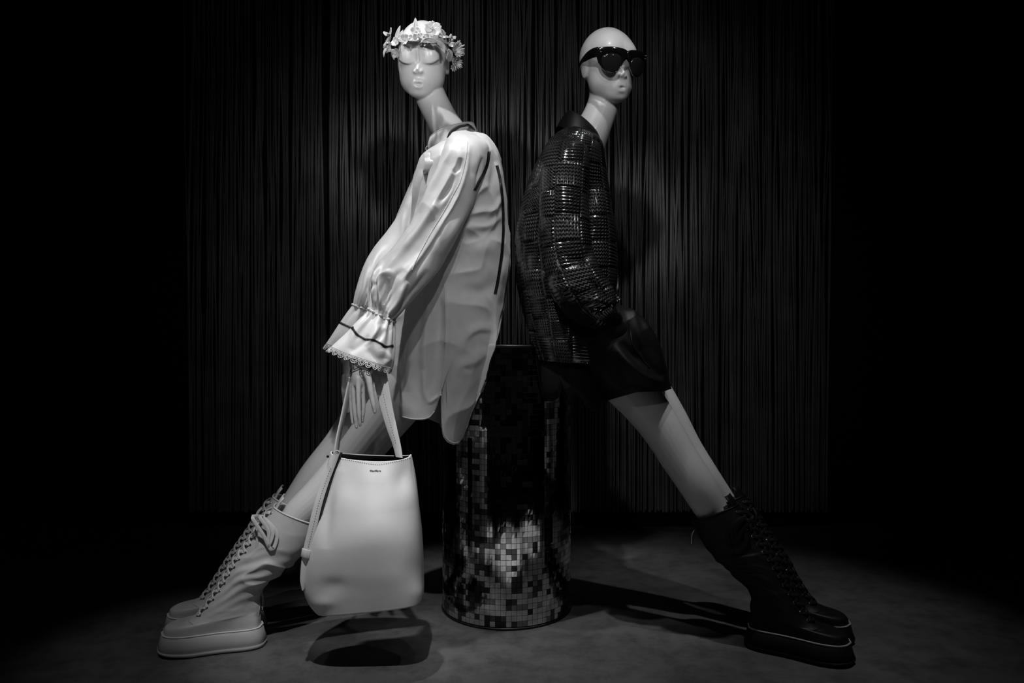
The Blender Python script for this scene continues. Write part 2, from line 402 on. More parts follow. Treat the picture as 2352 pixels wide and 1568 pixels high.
def head_grid(nv=190, nu=280):
    la = np.linspace(-math.pi / 2 + .012, math.pi / 2 - .012, nv); lo = np.linspace(0, 2 * math.pi, nu, endpoint=False)
    A, B = np.meshgrid(la, lo, indexing='ij')
    D = np.stack([np.cos(A) * np.cos(B), np.cos(A) * np.sin(B), np.sin(A)], -1)
    o = np.array([0, 0, -5.0]); ts = np.linspace(150, 40, 60); out = np.full(A.shape, 40.0); done = np.zeros(A.shape, bool)
    for t in ts:
        s = head_sdf(o + D * t); hit = (s < 0) & ~done; out[hit] = t; done |= hit
    a = out; bq = out + 110 / 59
    for _ in range(9):
        m = (a + bq) / 2; s = head_sdf(o + D * m[..., None]) < 0; a = np.where(s, m, a); bq = np.where(s, bq, m)
    return (o + D * ((a + bq) / 2)[..., None]) * .001
HEAD = head_grid()
def head_matrix(px, py, d, yaw, pitch, roll, s=1.0):
    """yaw>0 turns the face to image right; pitch>0 nods down"""
    R = Matrix.Rotation(math.radians(yaw), 3, 'Z') @ Matrix.Rotation(math.radians(roll), 3, 'Y') @ Matrix.Rotation(math.radians(pitch), 3, 'X')
    F0 = Matrix(((-1, 0, 0), (0, -1, 0), (0, 0, 1)))
    return Matrix.Translation(Vector(P(px, py, d))) @ (R @ F0).to_4x4() @ Matrix.Scale(s, 4)
def xf(Mx, V):
    A = np.array(Mx); return V @ A[:3, :3].T + A[:3, 3]
def chain(b, keys, m=20, n=None):
    """keys (px, py, depth, radius)"""
    pts = [P(k[0], k[1], k[2]) for k in keys]; rad = [k[3] for k in keys]
    b.add(*solid(rounded(sweep(pts, rad, m, n or len(keys) * 8))))
def remesh(b, vox, smooth=2):
    me = bpy.data.meshes.new('tmp'); me.from_pydata(b.v, [], b.f); me.update()
    bm = bmesh.new(); bm.from_mesh(me); bmesh.ops.recalc_face_normals(bm, faces=bm.faces); bm.to_mesh(me); bm.free()
    o = bpy.data.objects.new('tmp', me); COL.objects.link(o)
    r = o.modifiers.new('r', 'REMESH'); r.mode = 'VOXEL'; r.voxel_size = vox; r.use_smooth_shade = True
    s = o.modifiers.new('s', 'SMOOTH'); s.factor = .5; s.iterations = smooth
    dg = bpy.context.evaluated_depsgraph_get(); dg.update()
    out = bpy.data.meshes.new_from_object(o.evaluated_get(dg)); bpy.data.objects.remove(o); bpy.data.meshes.remove(me)
    return out
HM1 = head_matrix(972, 139, 2.0, -4, 17, 1.5, 1.0)
HM2 = head_matrix(1396, 153, 2.0, 25, 11, -2, 1.0)
def flip(V): return V
WA = math.radians(180 + 14); KA = math.radians(-30)
BOOTS = {'w0': ((-.628, 1.800, 0), WA), 'w1': ((-.670, 1.917, 0), WA), 'k0': ((.596, 1.800, 0), KA), 'k1': ((.648, 1.912, 0), KA)}
def bootpt(key, x, z):
    (bx, by, bz), a = BOOTS[key]; return np.array([bx + x * math.cos(a), by + x * math.sin(a), z])
def leg(b, keys, key):
    pts = [P(k[0], k[1], k[2]) for k in keys] + [bootpt(key, -.093, .318), bootpt(key, -.036, .235), bootpt(key, .030, .160), bootpt(key, .055, .115)]
    b.add(*solid(rounded(sweep(pts, [k[3] for k in keys] + [.0415, .037, .030, .026], 26, 90))))
# white-clad figure
wm = thing('mannequin', (P(1050, 784, 2.0)[0], 2.0, 0), 'bald grey mannequin in a long white blouse leaning on the mosaic pedestal', 'mannequin')
b = MB()
b.add(*solid(xf(HM1, HEAD)))
chain(b, [(972, 178, 2.015, .043), (992, 228, 2.01, .0425), (1014, 272, 2.0, .043), (1040, 325, 2.0, .052), (1048, 352, 2.0, .055)], 32)
b.add(*solid(loft([(1010, 330, 1075, 312, 2.0, .05), (998, 352, 1108, 345, 2.0, .115), (985, 400, 1125, 400, 2.0, .12), (978, 470, 1130, 470, 2.0, .115),
     (985, 590, 1120, 590, 1.99, .085), (985, 690, 1125, 690, 1.97, .115), (980, 750, 1120, 745, 1.95, .125), (1000, 775, 1100, 770, 1.94, .09)], 60, 48)))
chain(b, [(1078, 362, 1.905, .044), (1040, 450, 1.87, .042), (985, 560, 1.82, .037), (925, 650, 1.77, .033), (862, 735, 1.708, .026), (826, 806, 1.682, .0205), (823, 835, 1.676, .021)])
chain(b, [(995, 385, 2.09, .042), (950, 480, 2.08, .038), (915, 560, 2.05, .036), (870, 640, 2.0, .03), (828, 725, 1.955, .024), (802, 800, 1.92, .019), (797, 822, 1.915, .02)])
leg(b, [(1045, 745, 1.925, .082), (985, 830, 1.915, .076), (905, 935, 1.89, .066), (815, 1048, 1.865, .054), (770, 1100, 1.85, .0495), (735, 1140, 1.84, .049)], 'w0')
leg(b, [(1035, 740, 2.02, .08), (975, 800, 2.025, .074), (895, 880, 2.01, .064), (822, 968, 1.985, .053), (785, 1020, 1.975, .0485), (730, 1090, 1.955, .0475)], 'w1')
# near hand
b.add(*solid(rounded(loft([(812, 822, 839, 824, 1.674, .016), (808, 845, 838, 848, 1.670, .0135), (808, 868, 837, 868, 1.666, .0105), (809, 880, 836, 880, 1.665, .008)], 16, 20))))
chain(b, [(813, 868, 1.668, .0066), (812, 905, 1.666, .0055), (815, 948, 1.666, .0050), (819, 981, 1.668, .0038)], 14, 24)
chain(b, [(823, 868, 1.660, .0066), (823.5, 915, 1.655, .0056), (825, 950, 1.655, .0052), (827, 976, 1.658, .0040)], 14, 24)
chain(b, [(832, 868, 1.668, .0062), (834, 905, 1.669, .0052), (835, 940, 1.670, .0047), (832, 968, 1.673, .0037)], 14, 24)
chain(b, [(811, 866, 1.680, .0060), (806, 912, 1.688, .0050), (807, 945, 1.690, .0045), (810, 972, 1.690, .0036)], 14, 24)
chain(b, [(834, 842, 1.668, .0105), (846, 868, 1.656, .0080), (853, 905, 1.650, .0066), (858, 930, 1.649, .0058), (861, 946, 1.650, .0044)], 14, 24)
# far hand
b.add(*solid(rounded(loft([(788, 818, 808, 820, 1.912, .014), (787, 845, 810, 848, 1.908, .012), (788, 868, 809, 868, 1.906, .009)], 12, 20))))
for (xx, dx, d, yl) in ((790, -1, 1.902, 938), (797, 0, 1.900, 945), (804, 1, 1.904, 940), (809, 3, 1.915, 920)):
    chain(b, [(xx, 864, d, .0066), (xx + dx, 900, d - .002, .0060), (xx + dx + 1, yl - 22, d, .0055), (xx + dx + 2, yl, d + .003, .0042)], 12, 20)
chain(b, [(808, 846, 1.91, .009), (818, 872, 1.905, .0072), (824, 900, 1.903, .006), (826, 915, 1.903, .0046)], 12, 20)
mkm('body', remesh(b, .0023, 2), M['skin'], wm)
# black-clad figure
km = thing('mannequin', (P(1300, 784, 2.0)[0], 2.0, 0), 'bald grey mannequin in dark knit sweater, black shorts and big dark glasses', 'mannequin')
b = MB()
b.add(*solid(xf(HM2, HEAD)))
chain(b, [(1392, 190, 2.025, .045), (1388, 228, 2.015, .0435), (1377, 262, 2.005, .044), (1352, 318, 2.0, .052), (1338, 350, 2.0, .056)], 32)
b.add(*solid(loft([(1318, 322, 1372, 335, 2.0, .05), (1285, 355, 1375, 355, 2.0, .11), (1255, 410, 1378, 410, 2.0, .115), (1245, 480, 1375, 480, 2.0, .11),
     (1245, 590, 1370, 590, 1.99, .085), (1240, 690, 1370, 690, 1.97, .11), (1240, 745, 1375, 750, 1.95, .12), (1262, 770, 1360, 772, 1.94, .09)], 60, 48)))
chain(b, [(1300, 372, 1.90, .044), (1297, 470, 1.85, .04), (1305, 590, 1.81, .036), (1322, 668, 1.80, .035), (1360, 712, 1.80, .03), (1405, 748, 1.815, .024), (1440, 778, 1.85, .022), (1462, 812, 1.865, .018)])
chain(b, [(1362, 390, 2.09, .04), (1380, 500, 2.1, .037), (1392, 600, 2.09, .034), (1396, 640, 2.07, .03), (1400, 660, 2.06, .026)])
leg(b, [(1318, 745, 1.925, .084), (1385, 825, 1.905, .072), (1463, 910, 1.885, .0605), (1513, 975, 1.87, .0530), (1556, 1045, 1.855, .0485), (1604, 1118, 1.84, .0462)], 'k0')
leg(b, [(1330, 740, 2.02, .08), (1400, 800, 2.015, .07), (1488, 890, 1.99, .056), (1535, 960, 1.98, .0500), (1572, 1028, 1.97, .0470), (1618, 1100, 1.955, .0445)], 'k1')
mkm('body', remesh(b, .0023, 2), M['skin'], km)
# ------------------------------------------------------------------ cloth tools
class Surf:
    """pixel -> point on a set of built grids, seen from the camera"""
    def __init__(s, grids):
        vs = []; fs = []
        for V, closed in grids:
            fs += gridfaces(V.shape[0], V.shape[1], closed, len(vs)); vs += [tuple(p) for p in V.reshape(-1, 3)]
        s.t = BVHTree.FromPolygons(vs, fs)
    def at(s, px, py, lift=.001, fall=None):
        d = Vector(P(px, py, 1.0) - np.array([0, 0, CAMZ])); o = Vector((0, 0, CAMZ))
        h = s.t.ray_cast(o, d.normalized())
        if h[0] is None:
            q = s.t.find_nearest(Vector(P(px, py, fall or 1.9))); p, n = q[0], q[1]
        else: p, n = h[0], h[1]
        if n.dot(d) > 0: n = -n
        return np.array(p + n * lift)
def resample(pts, step):
    pts = np.asarray(pts, float); c = cr(pts, 200) if len(pts) > 2 else np.linspace(pts[0], pts[1], 200)
    L = np.concatenate([[0], np.cumsum(np.linalg.norm(np.diff(c, axis=0), axis=1))]); n = max(2, int(L[-1] / step))
    q = np.linspace(0, L[-1], n + 1); return np.stack([np.interp(q, L, c[:, 0]), np.interp(q, L, c[:, 1])], 1)
def zigzag(b, surf, pts, amp, pitch, r=.0008, line=True, fall=None):
    c = resample(pts, pitch / 2); T = np.gradient(c, axis=0); T /= np.linalg.norm(T, axis=1, keepdims=True); Nn = np.stack([-T[:, 1], T[:, 0]], 1)
    for sg in (1, -1):
        q = c + Nn * (amp * sg * np.where(np.arange(len(c)) % 2 == 0, 1, -1))[:, None]
        p3 = np.array([surf.at(x, y, r * 1.1, fall) for x, y in q]); b.grid(sweep(p3, r, 5))
    if line:
        p3 = np.array([surf.at(x, y, r * 1.2, fall) for x, y in resample(pts, pitch)]); b.grid(sweep(p3, r * 1.1, 5))
def cord(b, surf, pts, r, step=4, lift=.0005, fall=None):
    p3 = np.array([surf.at(x, y, lift, fall) for x, y in resample(pts, step)]); b.grid(sweep(p3, r, 6))
def crumple(V, amp, freq, seed, mask=1.0):
    w = np.stack([vnoise(V * 9, seed + 20), vnoise(V * 9, seed + 21), vnoise(V * 9, seed + 22)], -1) * .035
    n = vnoise((V + w) * np.asarray(freq), seed) * 1.3; r = np.clip(1 - np.abs(n), 0, 1) ** 2.2
    return V + gnorm(V) * (amp * (r - .45) * mask)[..., None]
def off_drum(V, gap=.006, ramp=.12):
    """cloth lies against the front of the pedestal instead of passing through it"""
    x = V[..., 0] - DX; R = DR + gap; inside = np.clip(R * R - x * x, 0, None); yf = DY - np.sqrt(inside)
    w = np.clip(1 - (V[..., 2] - DH) / ramp, 0, 1); w = w * w * (3 - 2 * w); need = np.clip(V[..., 1] - yf, 0, None) * (np.abs(x) < R)
    V = V.copy(); V[..., 1] -= need * w; V[..., 0] -= (need * w) * (V[..., 0] / np.maximum(V[..., 1], .1)) * .0; return V
# ------------------------------------------------------------------ white blouse
body_k = [(990, 350, 1100, 310, 2.0, .058), (978, 362, 1124, 326, 2.0, .118), (964, 380, 1146, 366, 2.0, .160), (952, 430, 1162, 430, 2.0, .172), (944, 510, 1167.5, 510, 2.0, .170),
          (932, 600, 1168, 600, 2.0, .166), (915, 680, 1158, 680, 1.99, .165), (902, 760, 1146, 760, 1.98, .165), (896, 830, 1126, 830, 1.965, .16),
          (894, 900, 1103, 900, 1.95, .15), (900, 960, 1082, 960, 1.94, .14), (905, 1000, 1068, 1000, 1.935, .13)]
BW = loft(body_k, 230, 300, 2.3)
hx = [880, 895, 905, 930, 950, 970, 985, 998, 1005, 1009, 1012.0, 1012.8, 1014, 1018, 1028, 1042, 1056, 1066, 1100]
hy = [945, 945, 949, 960, 964.5, 965, 961, 948, 934, 918, 906, 930, 985, 1003, 1016, 1022, 1020, 1006, 985]
# stretch every column of cloth down to its own hem
px, py = proj(BW)
for it in range(4):
    px, py = proj(BW)
    hem = np.interp(px[-1], hx, hy)
    back = np.sin(np.linspace(0, 2 * math.pi, BW.shape[1], endpoint=False)) < 0
    hem = np.where(back, np.interp(px[-1], [890, 960, 1040, 1110], [940, 952, 985, 1000]), hem)
    dz = (py[-1] - hem) * BW[-1, :, 1] / F
    w = np.clip((np.arange(BW.shape[0]) / (BW.shape[0] - 1) - .62) / .38, 0, 1) ** 1.2
    BW[..., 2] += w[:, None] * dz[None, :]
body_folds = [
 ([(1060, 500), (1100, 488), (1150, 482)], 5, 11, .6), ([(1055, 540), (1100, 545), (1160, 500)], -6, 18), ([(1075, 470), (1100, 440), (1130, 420)], 6, 8), ([(1080, 455), (1105, 430)], -4, 6),
 ([(1070, 520), (1120, 520), (1162, 492)], 5, 8), ([(1075, 590), (1105, 570), (1150, 575)], 3, 18), ([(1050, 660), (1100, 668), (1150, 640)], -4, 16),
 ([(1075, 800), (1068, 785), (1105, 755), (1140, 760)], 4, 14, .5), ([(1080, 865), (1060, 845), (1090, 830), (1120, 800)], 4, 16, .6),
 ([(990, 600), (985, 700), (975, 830), (982, 900)], 9, 10), ([(1012, 620), (1010, 720), (1004, 840), (990, 900)], -10, 12), ([(1022, 640), (1026, 740), (1020, 850)], 6, 8),
 ([(955, 700), (945, 800), (935, 900)], 7, 14), ([(925, 760), (918, 850), (915, 930)], -6, 12), ([(972, 850), (975, 900), (985, 930)], 5, 7), ([(985, 928), (1000, 915), (1012, 906)], 4, 5),
 ([(1013, 906), (1020, 915), (1030, 930)], 4, 5), ([(985, 345), (975, 420), (962, 500)], -12, 5), ([(1000, 360), (985, 440), (970, 520)], 6, 8), ([(966, 390), (950, 440), (940, 500)], 7, 10),
 ([(1140, 370), (1150, 410), (1148, 450)], 5, 6), ([(1128, 345), (1138, 390), (1125, 440)], -5, 7), ([(1160, 440), (1145, 470), (1120, 500)], 5, 7), ([(1165, 590), (1158, 625), (1162, 655)], 3, 7),
 ([(1095, 430), (1085, 460), (1075, 500)], 6, 7)]
px, py = proj(BW)
BW = folds(BW, body_folds); BW = crumple(BW, .0085, (7, 7, 6), 1, np.clip((px - 1000) / 60, .15, 1)); BW = crumple(BW, .0035, (15, 15, 12), 4); BW = wrinkle(BW, .0010, (30, 30, 22), 1)
BW = off_drum(BW); vs = BW.reshape(-1, 3); n_, m_ = BW.shape[:2]
px, py = proj(BW); fs = []
for f in gridfaces(n_, m_):
    i = f[0] // m_
    if i > n_ * .8:
        yy = [py.reshape(-1)[q] for q in f]; 
        j0, j1 = f[0] % m_, f[1] % m_
        if abs(py[-1, j0] - py[-1, j1]) > 22 and min(yy) > 906: continue
    fs.append(f)
blouse = mk('blouse', vs, fs, M['cotton'], wm); solidify(blouse, .0012)
blouse['label'] = 'long white cotton blouse with black embroidered seams'
SW = loft([(1042, 303, 1100, 310, 1.945, .024), (1026, 324, 1122, 338, 1.895, .060), (1014, 350, 1122, 366, 1.875, .064), (1003, 388, 1112, 414, 1.862, .062), (985, 425, 1093, 450, 1.850, .060),
           (968, 460, 1074, 490, 1.838, .058), (941, 520, 1052, 545, 1.82, .056), (903, 566, 1022, 596, 1.80, .056), (868, 606, 993, 640, 1.775, .057), (849, 645, 955, 682, 1.752, .057),
           (846, 680, 924, 714, 1.732, .046), (849, 700, 908, 731, 1.722, .035), (850, 708, 904, 738, 1.718, .031)], 220, 200, 2.1)
sl_folds = [
 ([(1062, 345), (1040, 400), (1000, 470), (950, 545), (900, 600), (862, 640)], 7, 9), ([(1072, 350), (1056, 420), (1030, 480), (985, 560), (945, 630)], -9, 9, 1.3),
 ([(1078, 330), (1070, 390), (1050, 450), (1010, 520), (960, 600), (920, 650), (905, 690)], 9, 6, 1.8), ([(1048, 390), (1030, 430), (1000, 475)], -9, 7), ([(1058, 362), (1052, 385), (1040, 398)], -6, 5),
 ([(1035, 330), (1018, 380), (985, 440), (965, 490)], 5, 7), ([(1095, 400), (1080, 460), (1050, 520), (1010, 590)], 5, 12), ([(1108, 360), (1100, 400), (1090, 440)], -6, 5),
 ([(880, 600), (862, 640), (858, 680), (862, 705)], 7, 5), ([(905, 625), (878, 640), (872, 670), (876, 712)], 9, 5), ([(930, 620), (905, 640), (900, 680), (888, 715)], -8, 8), ([(935, 645), (915, 680), (895, 722)], 9, 6),
 ([(892, 640), (890, 668), (882, 700)], -8, 6), ([(960, 660), (930, 695), (902, 730)], 5, 7), ([(866, 650), (850, 672), (852, 700)], -5, 5), ([(985, 620), (950, 668), (915, 712)], -5, 7), ([(900, 622), (882, 632), (868, 655)], 6, 4)]
sl_folds = [(q[0], q[1] * 1.5, *q[2:]) for q in sl_folds]
SW = folds(SW, sl_folds); SW = crumple(SW, .0035, (14, 14, 8), 9); SW = wrinkle(SW, .0010, (30, 30, 20), 2)
# gathers towards the wrist
th = np.linspace(0, 2 * math.pi, 200, endpoint=False); g = np.clip((np.linspace(0, 1, 220) - .80) / .20, 0, 1) ** 1.5
SW = SW + gnorm(SW) * (g[:, None] * (.0034 * np.sin(13 * th + 2 * np.sin(2 * th)) + .002 * np.sin(27 * th + 1))[None, :])[..., None]
sl = MB(); sl.grid(SW); so = sl.build('sleeve', M['cotton'], blouse); solidify(so, .001)
FS = loft([(975, 356, 1015, 370, 2.08, .06), (957, 385, 1005, 410, 2.09, .062), (944, 430, 1000, 455, 2.085, .062), (921, 485, 985, 515, 2.07, .06), (893, 527, 968, 570, 2.05, .058), (857, 573, 940, 625, 2.02, .058),
           (836, 612, 905, 668, 1.99, .058), (823, 655, 880, 692, 1.965, .054), (816, 688, 862, 708, 1.95, .04), (815, 699, 853, 713, 1.945, .032)], 150, 140, 2.1)
FS = folds(FS, [([(945, 450), (930, 500), (925, 560)], 6, 8), ([(935, 470), (935, 520), (930, 560)], -5, 7), ([(850, 600), (838, 650), (830, 695)], 5, 5), ([(850, 640), (842, 670), (838, 700)], -5, 5), ([(880, 560), (860, 600), (846, 660)], 4, 8)])
th2 = np.linspace(0, 2 * math.pi, 140, endpoint=False); g2 = np.clip((np.linspace(0, 1, 150) - .80) / .20, 0, 1) ** 1.5
FS = FS + gnorm(FS) * (g2[:, None] * (.003 * np.sin(12 * th2) + .0018 * np.sin(25 * th2))[None, :])[..., None]
fb = MB(); fb.grid(FS); fo = fb.build('sleeve', M['cotton'], blouse); solidify(fo, .001)
def cuff(keys, n, m, ph, strokes):
    V = loft(keys, n, m, 2.2); t = np.linspace(0, 2 * math.pi, m, endpoint=False); v = np.linspace(0, 1, n)
    N = gnorm(V)
    V = V + N * ((.0032 * (1 - v)[:, None] ** 1.2 * np.sin(13 * t + ph + 2 * np.sin(2 * t))[None, :]) + (.0042 * v[:, None] * np.sin(5 * t + ph + 1.5 * v[:, None])))[..., None]
    return folds(V, strokes)
CW = cuff([(850, 708, 904, 738, 1.718, .031), (846, 716, 905, 745, 1.716, .034), (826, 736, 906, 765, 1.709, .040), (797, 764, 905, 802, 1.702, .045), (766, 790, 900, 838, 1.696, .049), (760, 795, 898, 843, 1.695, .049)], 60, 160, 0.4,
          [([(845, 725), (815, 760), (805, 800)], 5, 8), ([(850, 770), (830, 790), (806, 812)], -5, 7), ([(872, 745), (855, 775), (838, 795)], 5, 5), ([(885, 755), (870, 775), (855, 780)], -5, 6), ([(845, 800), (865, 822), (885, 832)], -6, 9), ([(878, 800), (893, 825), (880, 835)], 5, 7)])
CF = cuff([(815, 699, 853, 713, 1.945, .032), (806, 710, 850, 722, 1.943, .034), (786, 738, 845, 756, 1.94, .045), (762, 772, 838, 796, 1.935, .055), (750, 788, 834, 812, 1.935, .058)], 50, 120, 1.2, [([(820, 715), (800, 745), (785, 780)], 5, 6)])
for V in (CW, CF):
    b = MB(); b.grid(V); o = b.build('cuff', M['cotton'], blouse); solidify(o, .001)
# elastic gathered seam at each wrist
for V, seed in ((CW, 1), (CF, 2)):
    ring = V[1]; c = ring.mean(0); k = len(ring); t = np.arange(k)
    R = c + (ring - c) * (1.0 + .05 * np.sin(t * 2 * math.pi / k * 22))[:, None]
    b = MB(); pts = np.concatenate([R, R[:1]]); b.grid(sweep(pts, .0028 + .0011 * np.sin(np.arange(k + 1) * 2 * math.pi / k * 22 + 1), 8)); b.build('gathered_seam', M['cotton'], blouse)
# lace edging: a net band and a row of scallops, each scallop two loops and spokes
def lace_edge(V, cnt, step=1):
    b = MB(); bot = V[-1]; up = V[-4]; k = len(bot); c = bot.mean(0)
    dn = bot - up; dn /= np.linalg.norm(dn, axis=1, keepdims=True)
    def pt(u, h):
        u = (u % 1.0) * k; i = int(u) % k; j = (i + 1) % k; f = u - int(u); p = bot[i] * (1 - f) + bot[j] * f; q = dn[i] * (1 - f) + dn[j] * f
        return p + q * h
    b.grid(sweep(np.array([pt(i / 200, .0015) for i in range(201)]), .0009, 5)); b.grid(sweep(np.array([pt(i / 200, .0045) for i in range(201)]), .0007, 5))
    for s in range(cnt):
        u0 = s / cnt; du = 1.0 / cnt
        for rr, hh in ((.46, .0125), (.25, .0078)):
            b.grid(sweep(np.array([pt(u0 + du * (.5 - rr * math.cos(a)), .003 + hh * math.sin(a)) for a in np.linspace(0, math.pi, 13)]), .0008, 5))
        for a in (.6, 1.2, 1.95, 2.55):
            b.grid(sweep(np.array([pt(u0 + du * (.5 - q * .46 * math.cos(a)), .003 + .0125 * q * math.sin(a)) for q in (.45, .7, 1.0)]), .0006, 4))
        for q in range(3):
            b.grid(sweep(np.array([pt(u0 + du * (q + .1) / 3, .001), pt(u0 + du * (q + .5) / 3, .003), pt(u0 + du * (q + .9) / 3, .005)]), .0006, 4))
    return b.build('lace_edging', M['lace'], blouse)
lace_edge(CW, 30); lace_edge(CF, 24)
SB = Surf([(BW, True)]); SS = Surf([(SW, True), (BW, True)]); SCW = Surf([(CW, True)]); SCF = Surf([(CF, True)]); SF = Surf([(FS, True)])
def trim(surf, pts, amp, pitch, fall=None):
    b = MB(); zigzag(b, surf, pts, amp * 1.25, pitch, .00075, True, fall); o = b.build('embroidered_trim', M['thread'], blouse); o['label'] = 'black cross-stitched seam trim'; return o
trim(SS, [(1123, 348), (1120, 372), (1112, 395), (1101, 415), (1090, 437)], 2.6, 5.0, 1.86)
trim(SB, [(1141, 380), (1149, 415), (1154, 460), (1156, 520), (1153, 575), (1147, 620), (1142, 650), (1137, 674)], 2.6, 5.0)
trim(SF, [(978, 360), (968, 372), (959, 388)], 2.4, 5.0, 2.05)
trim(SCW, [(804, 746), (812, 757), (820, 768), (830, 774), (843, 780), (855, 779), (866, 785), (876, 789), (884, 796), (894, 795), (903, 793)], 2.2, 4.5, 1.67)
trim(SCF, [(781, 741), (791, 746), (801, 750), (812, 756)], 2.2, 4.5, 1.9)
# seams
b = MB(); cord(b, SS, [(1074, 325), (1072, 350), (1066, 385), (1056, 420), (1045, 440)], .0010); cord(b, SS, [(1045, 440), (1020, 485), (990, 535), (960, 590), (946, 620)], .0009); b.build('sleeve_seam', M['cotton'], blouse)
b = MB(); cord(b, SB, [(1015, 600), (1021, 660), (1024, 740), (1023, 790), (1016, 850), (1012, 905)], .0011); b.build('side_seam', M['cotton'], blouse)
b = MB(); cord(b, SB, [(912, 951), (930, 958), (950, 962), (970, 962), (985, 958), (998, 944)], .0009, 3, .0008); cord(b, SB, [(1016, 930), (1017, 985), (1021, 1001), (1030, 1011), (1043, 1017), (1055, 1014)], .0009, 3, .0008); b.build('hem_stitching', M['cotton'], blouse)
b = MB(); cord(b, SB, [(1014, 905), (1011, 908)], .0025, 1); cord(b, SB, [(1022, 785), (1024, 787)], .002, 1); b.build('bar_tack', M['cotton'], blouse)
# stand collar with a small button loop
cr_k = [(990, 356, 1100, 312, 2.0, .060), (985, 348, 1098, 306, 2.0, .059), (983, 334, 1094, 295, 2.0, .057), (986, 320, 1089, 285, 2.0, .055)]
CV = loft(cr_k, 14, 90, 2.0); px, py = proj(CV)
b = MB(); b.grid(CV); co = b.build('collar', M['cotton'], blouse); solidify(co, .002)
b = MB(); b.grid(CV[-2:-1].repeat(1, 0) if False else sweep(np.concatenate([CV[-1], CV[-1][:1]]), .0012, 6)); b.grid(sweep(np.array([P(983, 341, 1.985) + np.array([-.006 * math.sin(a), 0, .007 * math.cos(a)]) for a in np.linspace(0, math.pi, 9)]), .0010, 5)); b.build('collar_piping', M['cotton'], blouse)
SCO = Surf([(CV, True), (SW, True)])
b = MB(); pts = [(1027, 318), (1034, 306), (1045, 296), (1058, 289), (1070, 287), (1082, 291), (1090, 298)]
p3 = [P(x, y, 1.925 if i < 5 else 1.96) for i, (x, y) in enumerate(pts)]; b.add(*solid(rounded(sweep(p3, [.002, .004, .005, .0048, .0042, .0034, .002], 10, 40)))); o = b.build('neck_tie', M['thread'], blouse); o['label'] = 'black cord under the collar'
# placket: two overlapping front edges below the collar
b = MB()
for (pts, dd) in (([(984, 352), (988, 372), (984, 395), (976, 430), (968, 470), (962, 500)], .0),):
    p3 = np.array([SB.at(x, y, .003) for x, y in resample(pts, 6)]); T = np.gradient(p3, axis=0); b.grid(ribbon(p3, np.tile([[.012, -.004, .0]], (len(p3), 1)), .002, 50))
b.build('placket', M['cotton'], blouse)
# ------------------------------------------------------------------ knit sweater
def knit_mat():
    m = mat('black_foil_knit', 0.010, 0.5, spec=0.15, var=0.3, vscale=25); nt = m.node_tree; bs = nt.nodes['Principled BSDF']
    uv = nt.nodes.new('ShaderNodeUVMap'); sp = nt.nodes.new('ShaderNodeSeparateXYZ'); nt.links.new(uv.outputs[0], sp.inputs[0])
    def mt(op, a, b=None):
        n = nt.nodes.new('ShaderNodeMath'); n.operation = op
        for i, q in enumerate((a, b)):
            if q is None: continue
            if isinstance(q, (int, float)): n.inputs[i].default_value = q
            else: nt.links.new(q, n.inputs[i])
        return n.outputs[0]
    s = mt('MULTIPLY', sp.outputs['X'], 1 / .0088); fr = mt('FRACT', s); tri = mt('ABSOLUTE', mt('SUBTRACT', fr, .5))
    r = mt('ADD', mt('MULTIPLY', sp.outputs['Y'], 1 / .0095), mt('MULTIPLY', tri, 1.1))
    st = mt('SINE', mt('MULTIPLY', r, 6.2832)); bp = nt.nodes.new('ShaderNodeBump'); bp.inputs['Strength'].default_value = .7; bp.inputs['Distance'].default_value = .002
    nt.links.new(st, bp.inputs['Height']); nt.links.new(bp.outputs['Normal'], bs.inputs['Normal'])
    nz = nt.nodes.new('ShaderNodeTexNoise'); nz.inputs['Scale'].default_value = 14; tc = nt.nodes.new('ShaderNodeTexCoord'); nt.links.new(tc.outputs['Object'], nz.inputs['Vector'])
    rr = nt.nodes.new('ShaderNodeMapRange'); rr.inputs['From Min'].default_value = .43; rr.inputs['From Max'].default_value = .6; rr.inputs['To Min'].default_value = .0; rr.inputs['To Max'].default_value = .9
    nt.links.new(nz.outputs['Fac'], rr.inputs['Value']); nt.links.new(rr.outputs[0], bs.inputs['Coat Weight']); bs.inputs['Coat Roughness'].default_value = .13; bs.inputs['Coat IOR'].default_value = 2.4
    return m
M['knit'] = knit_mat()
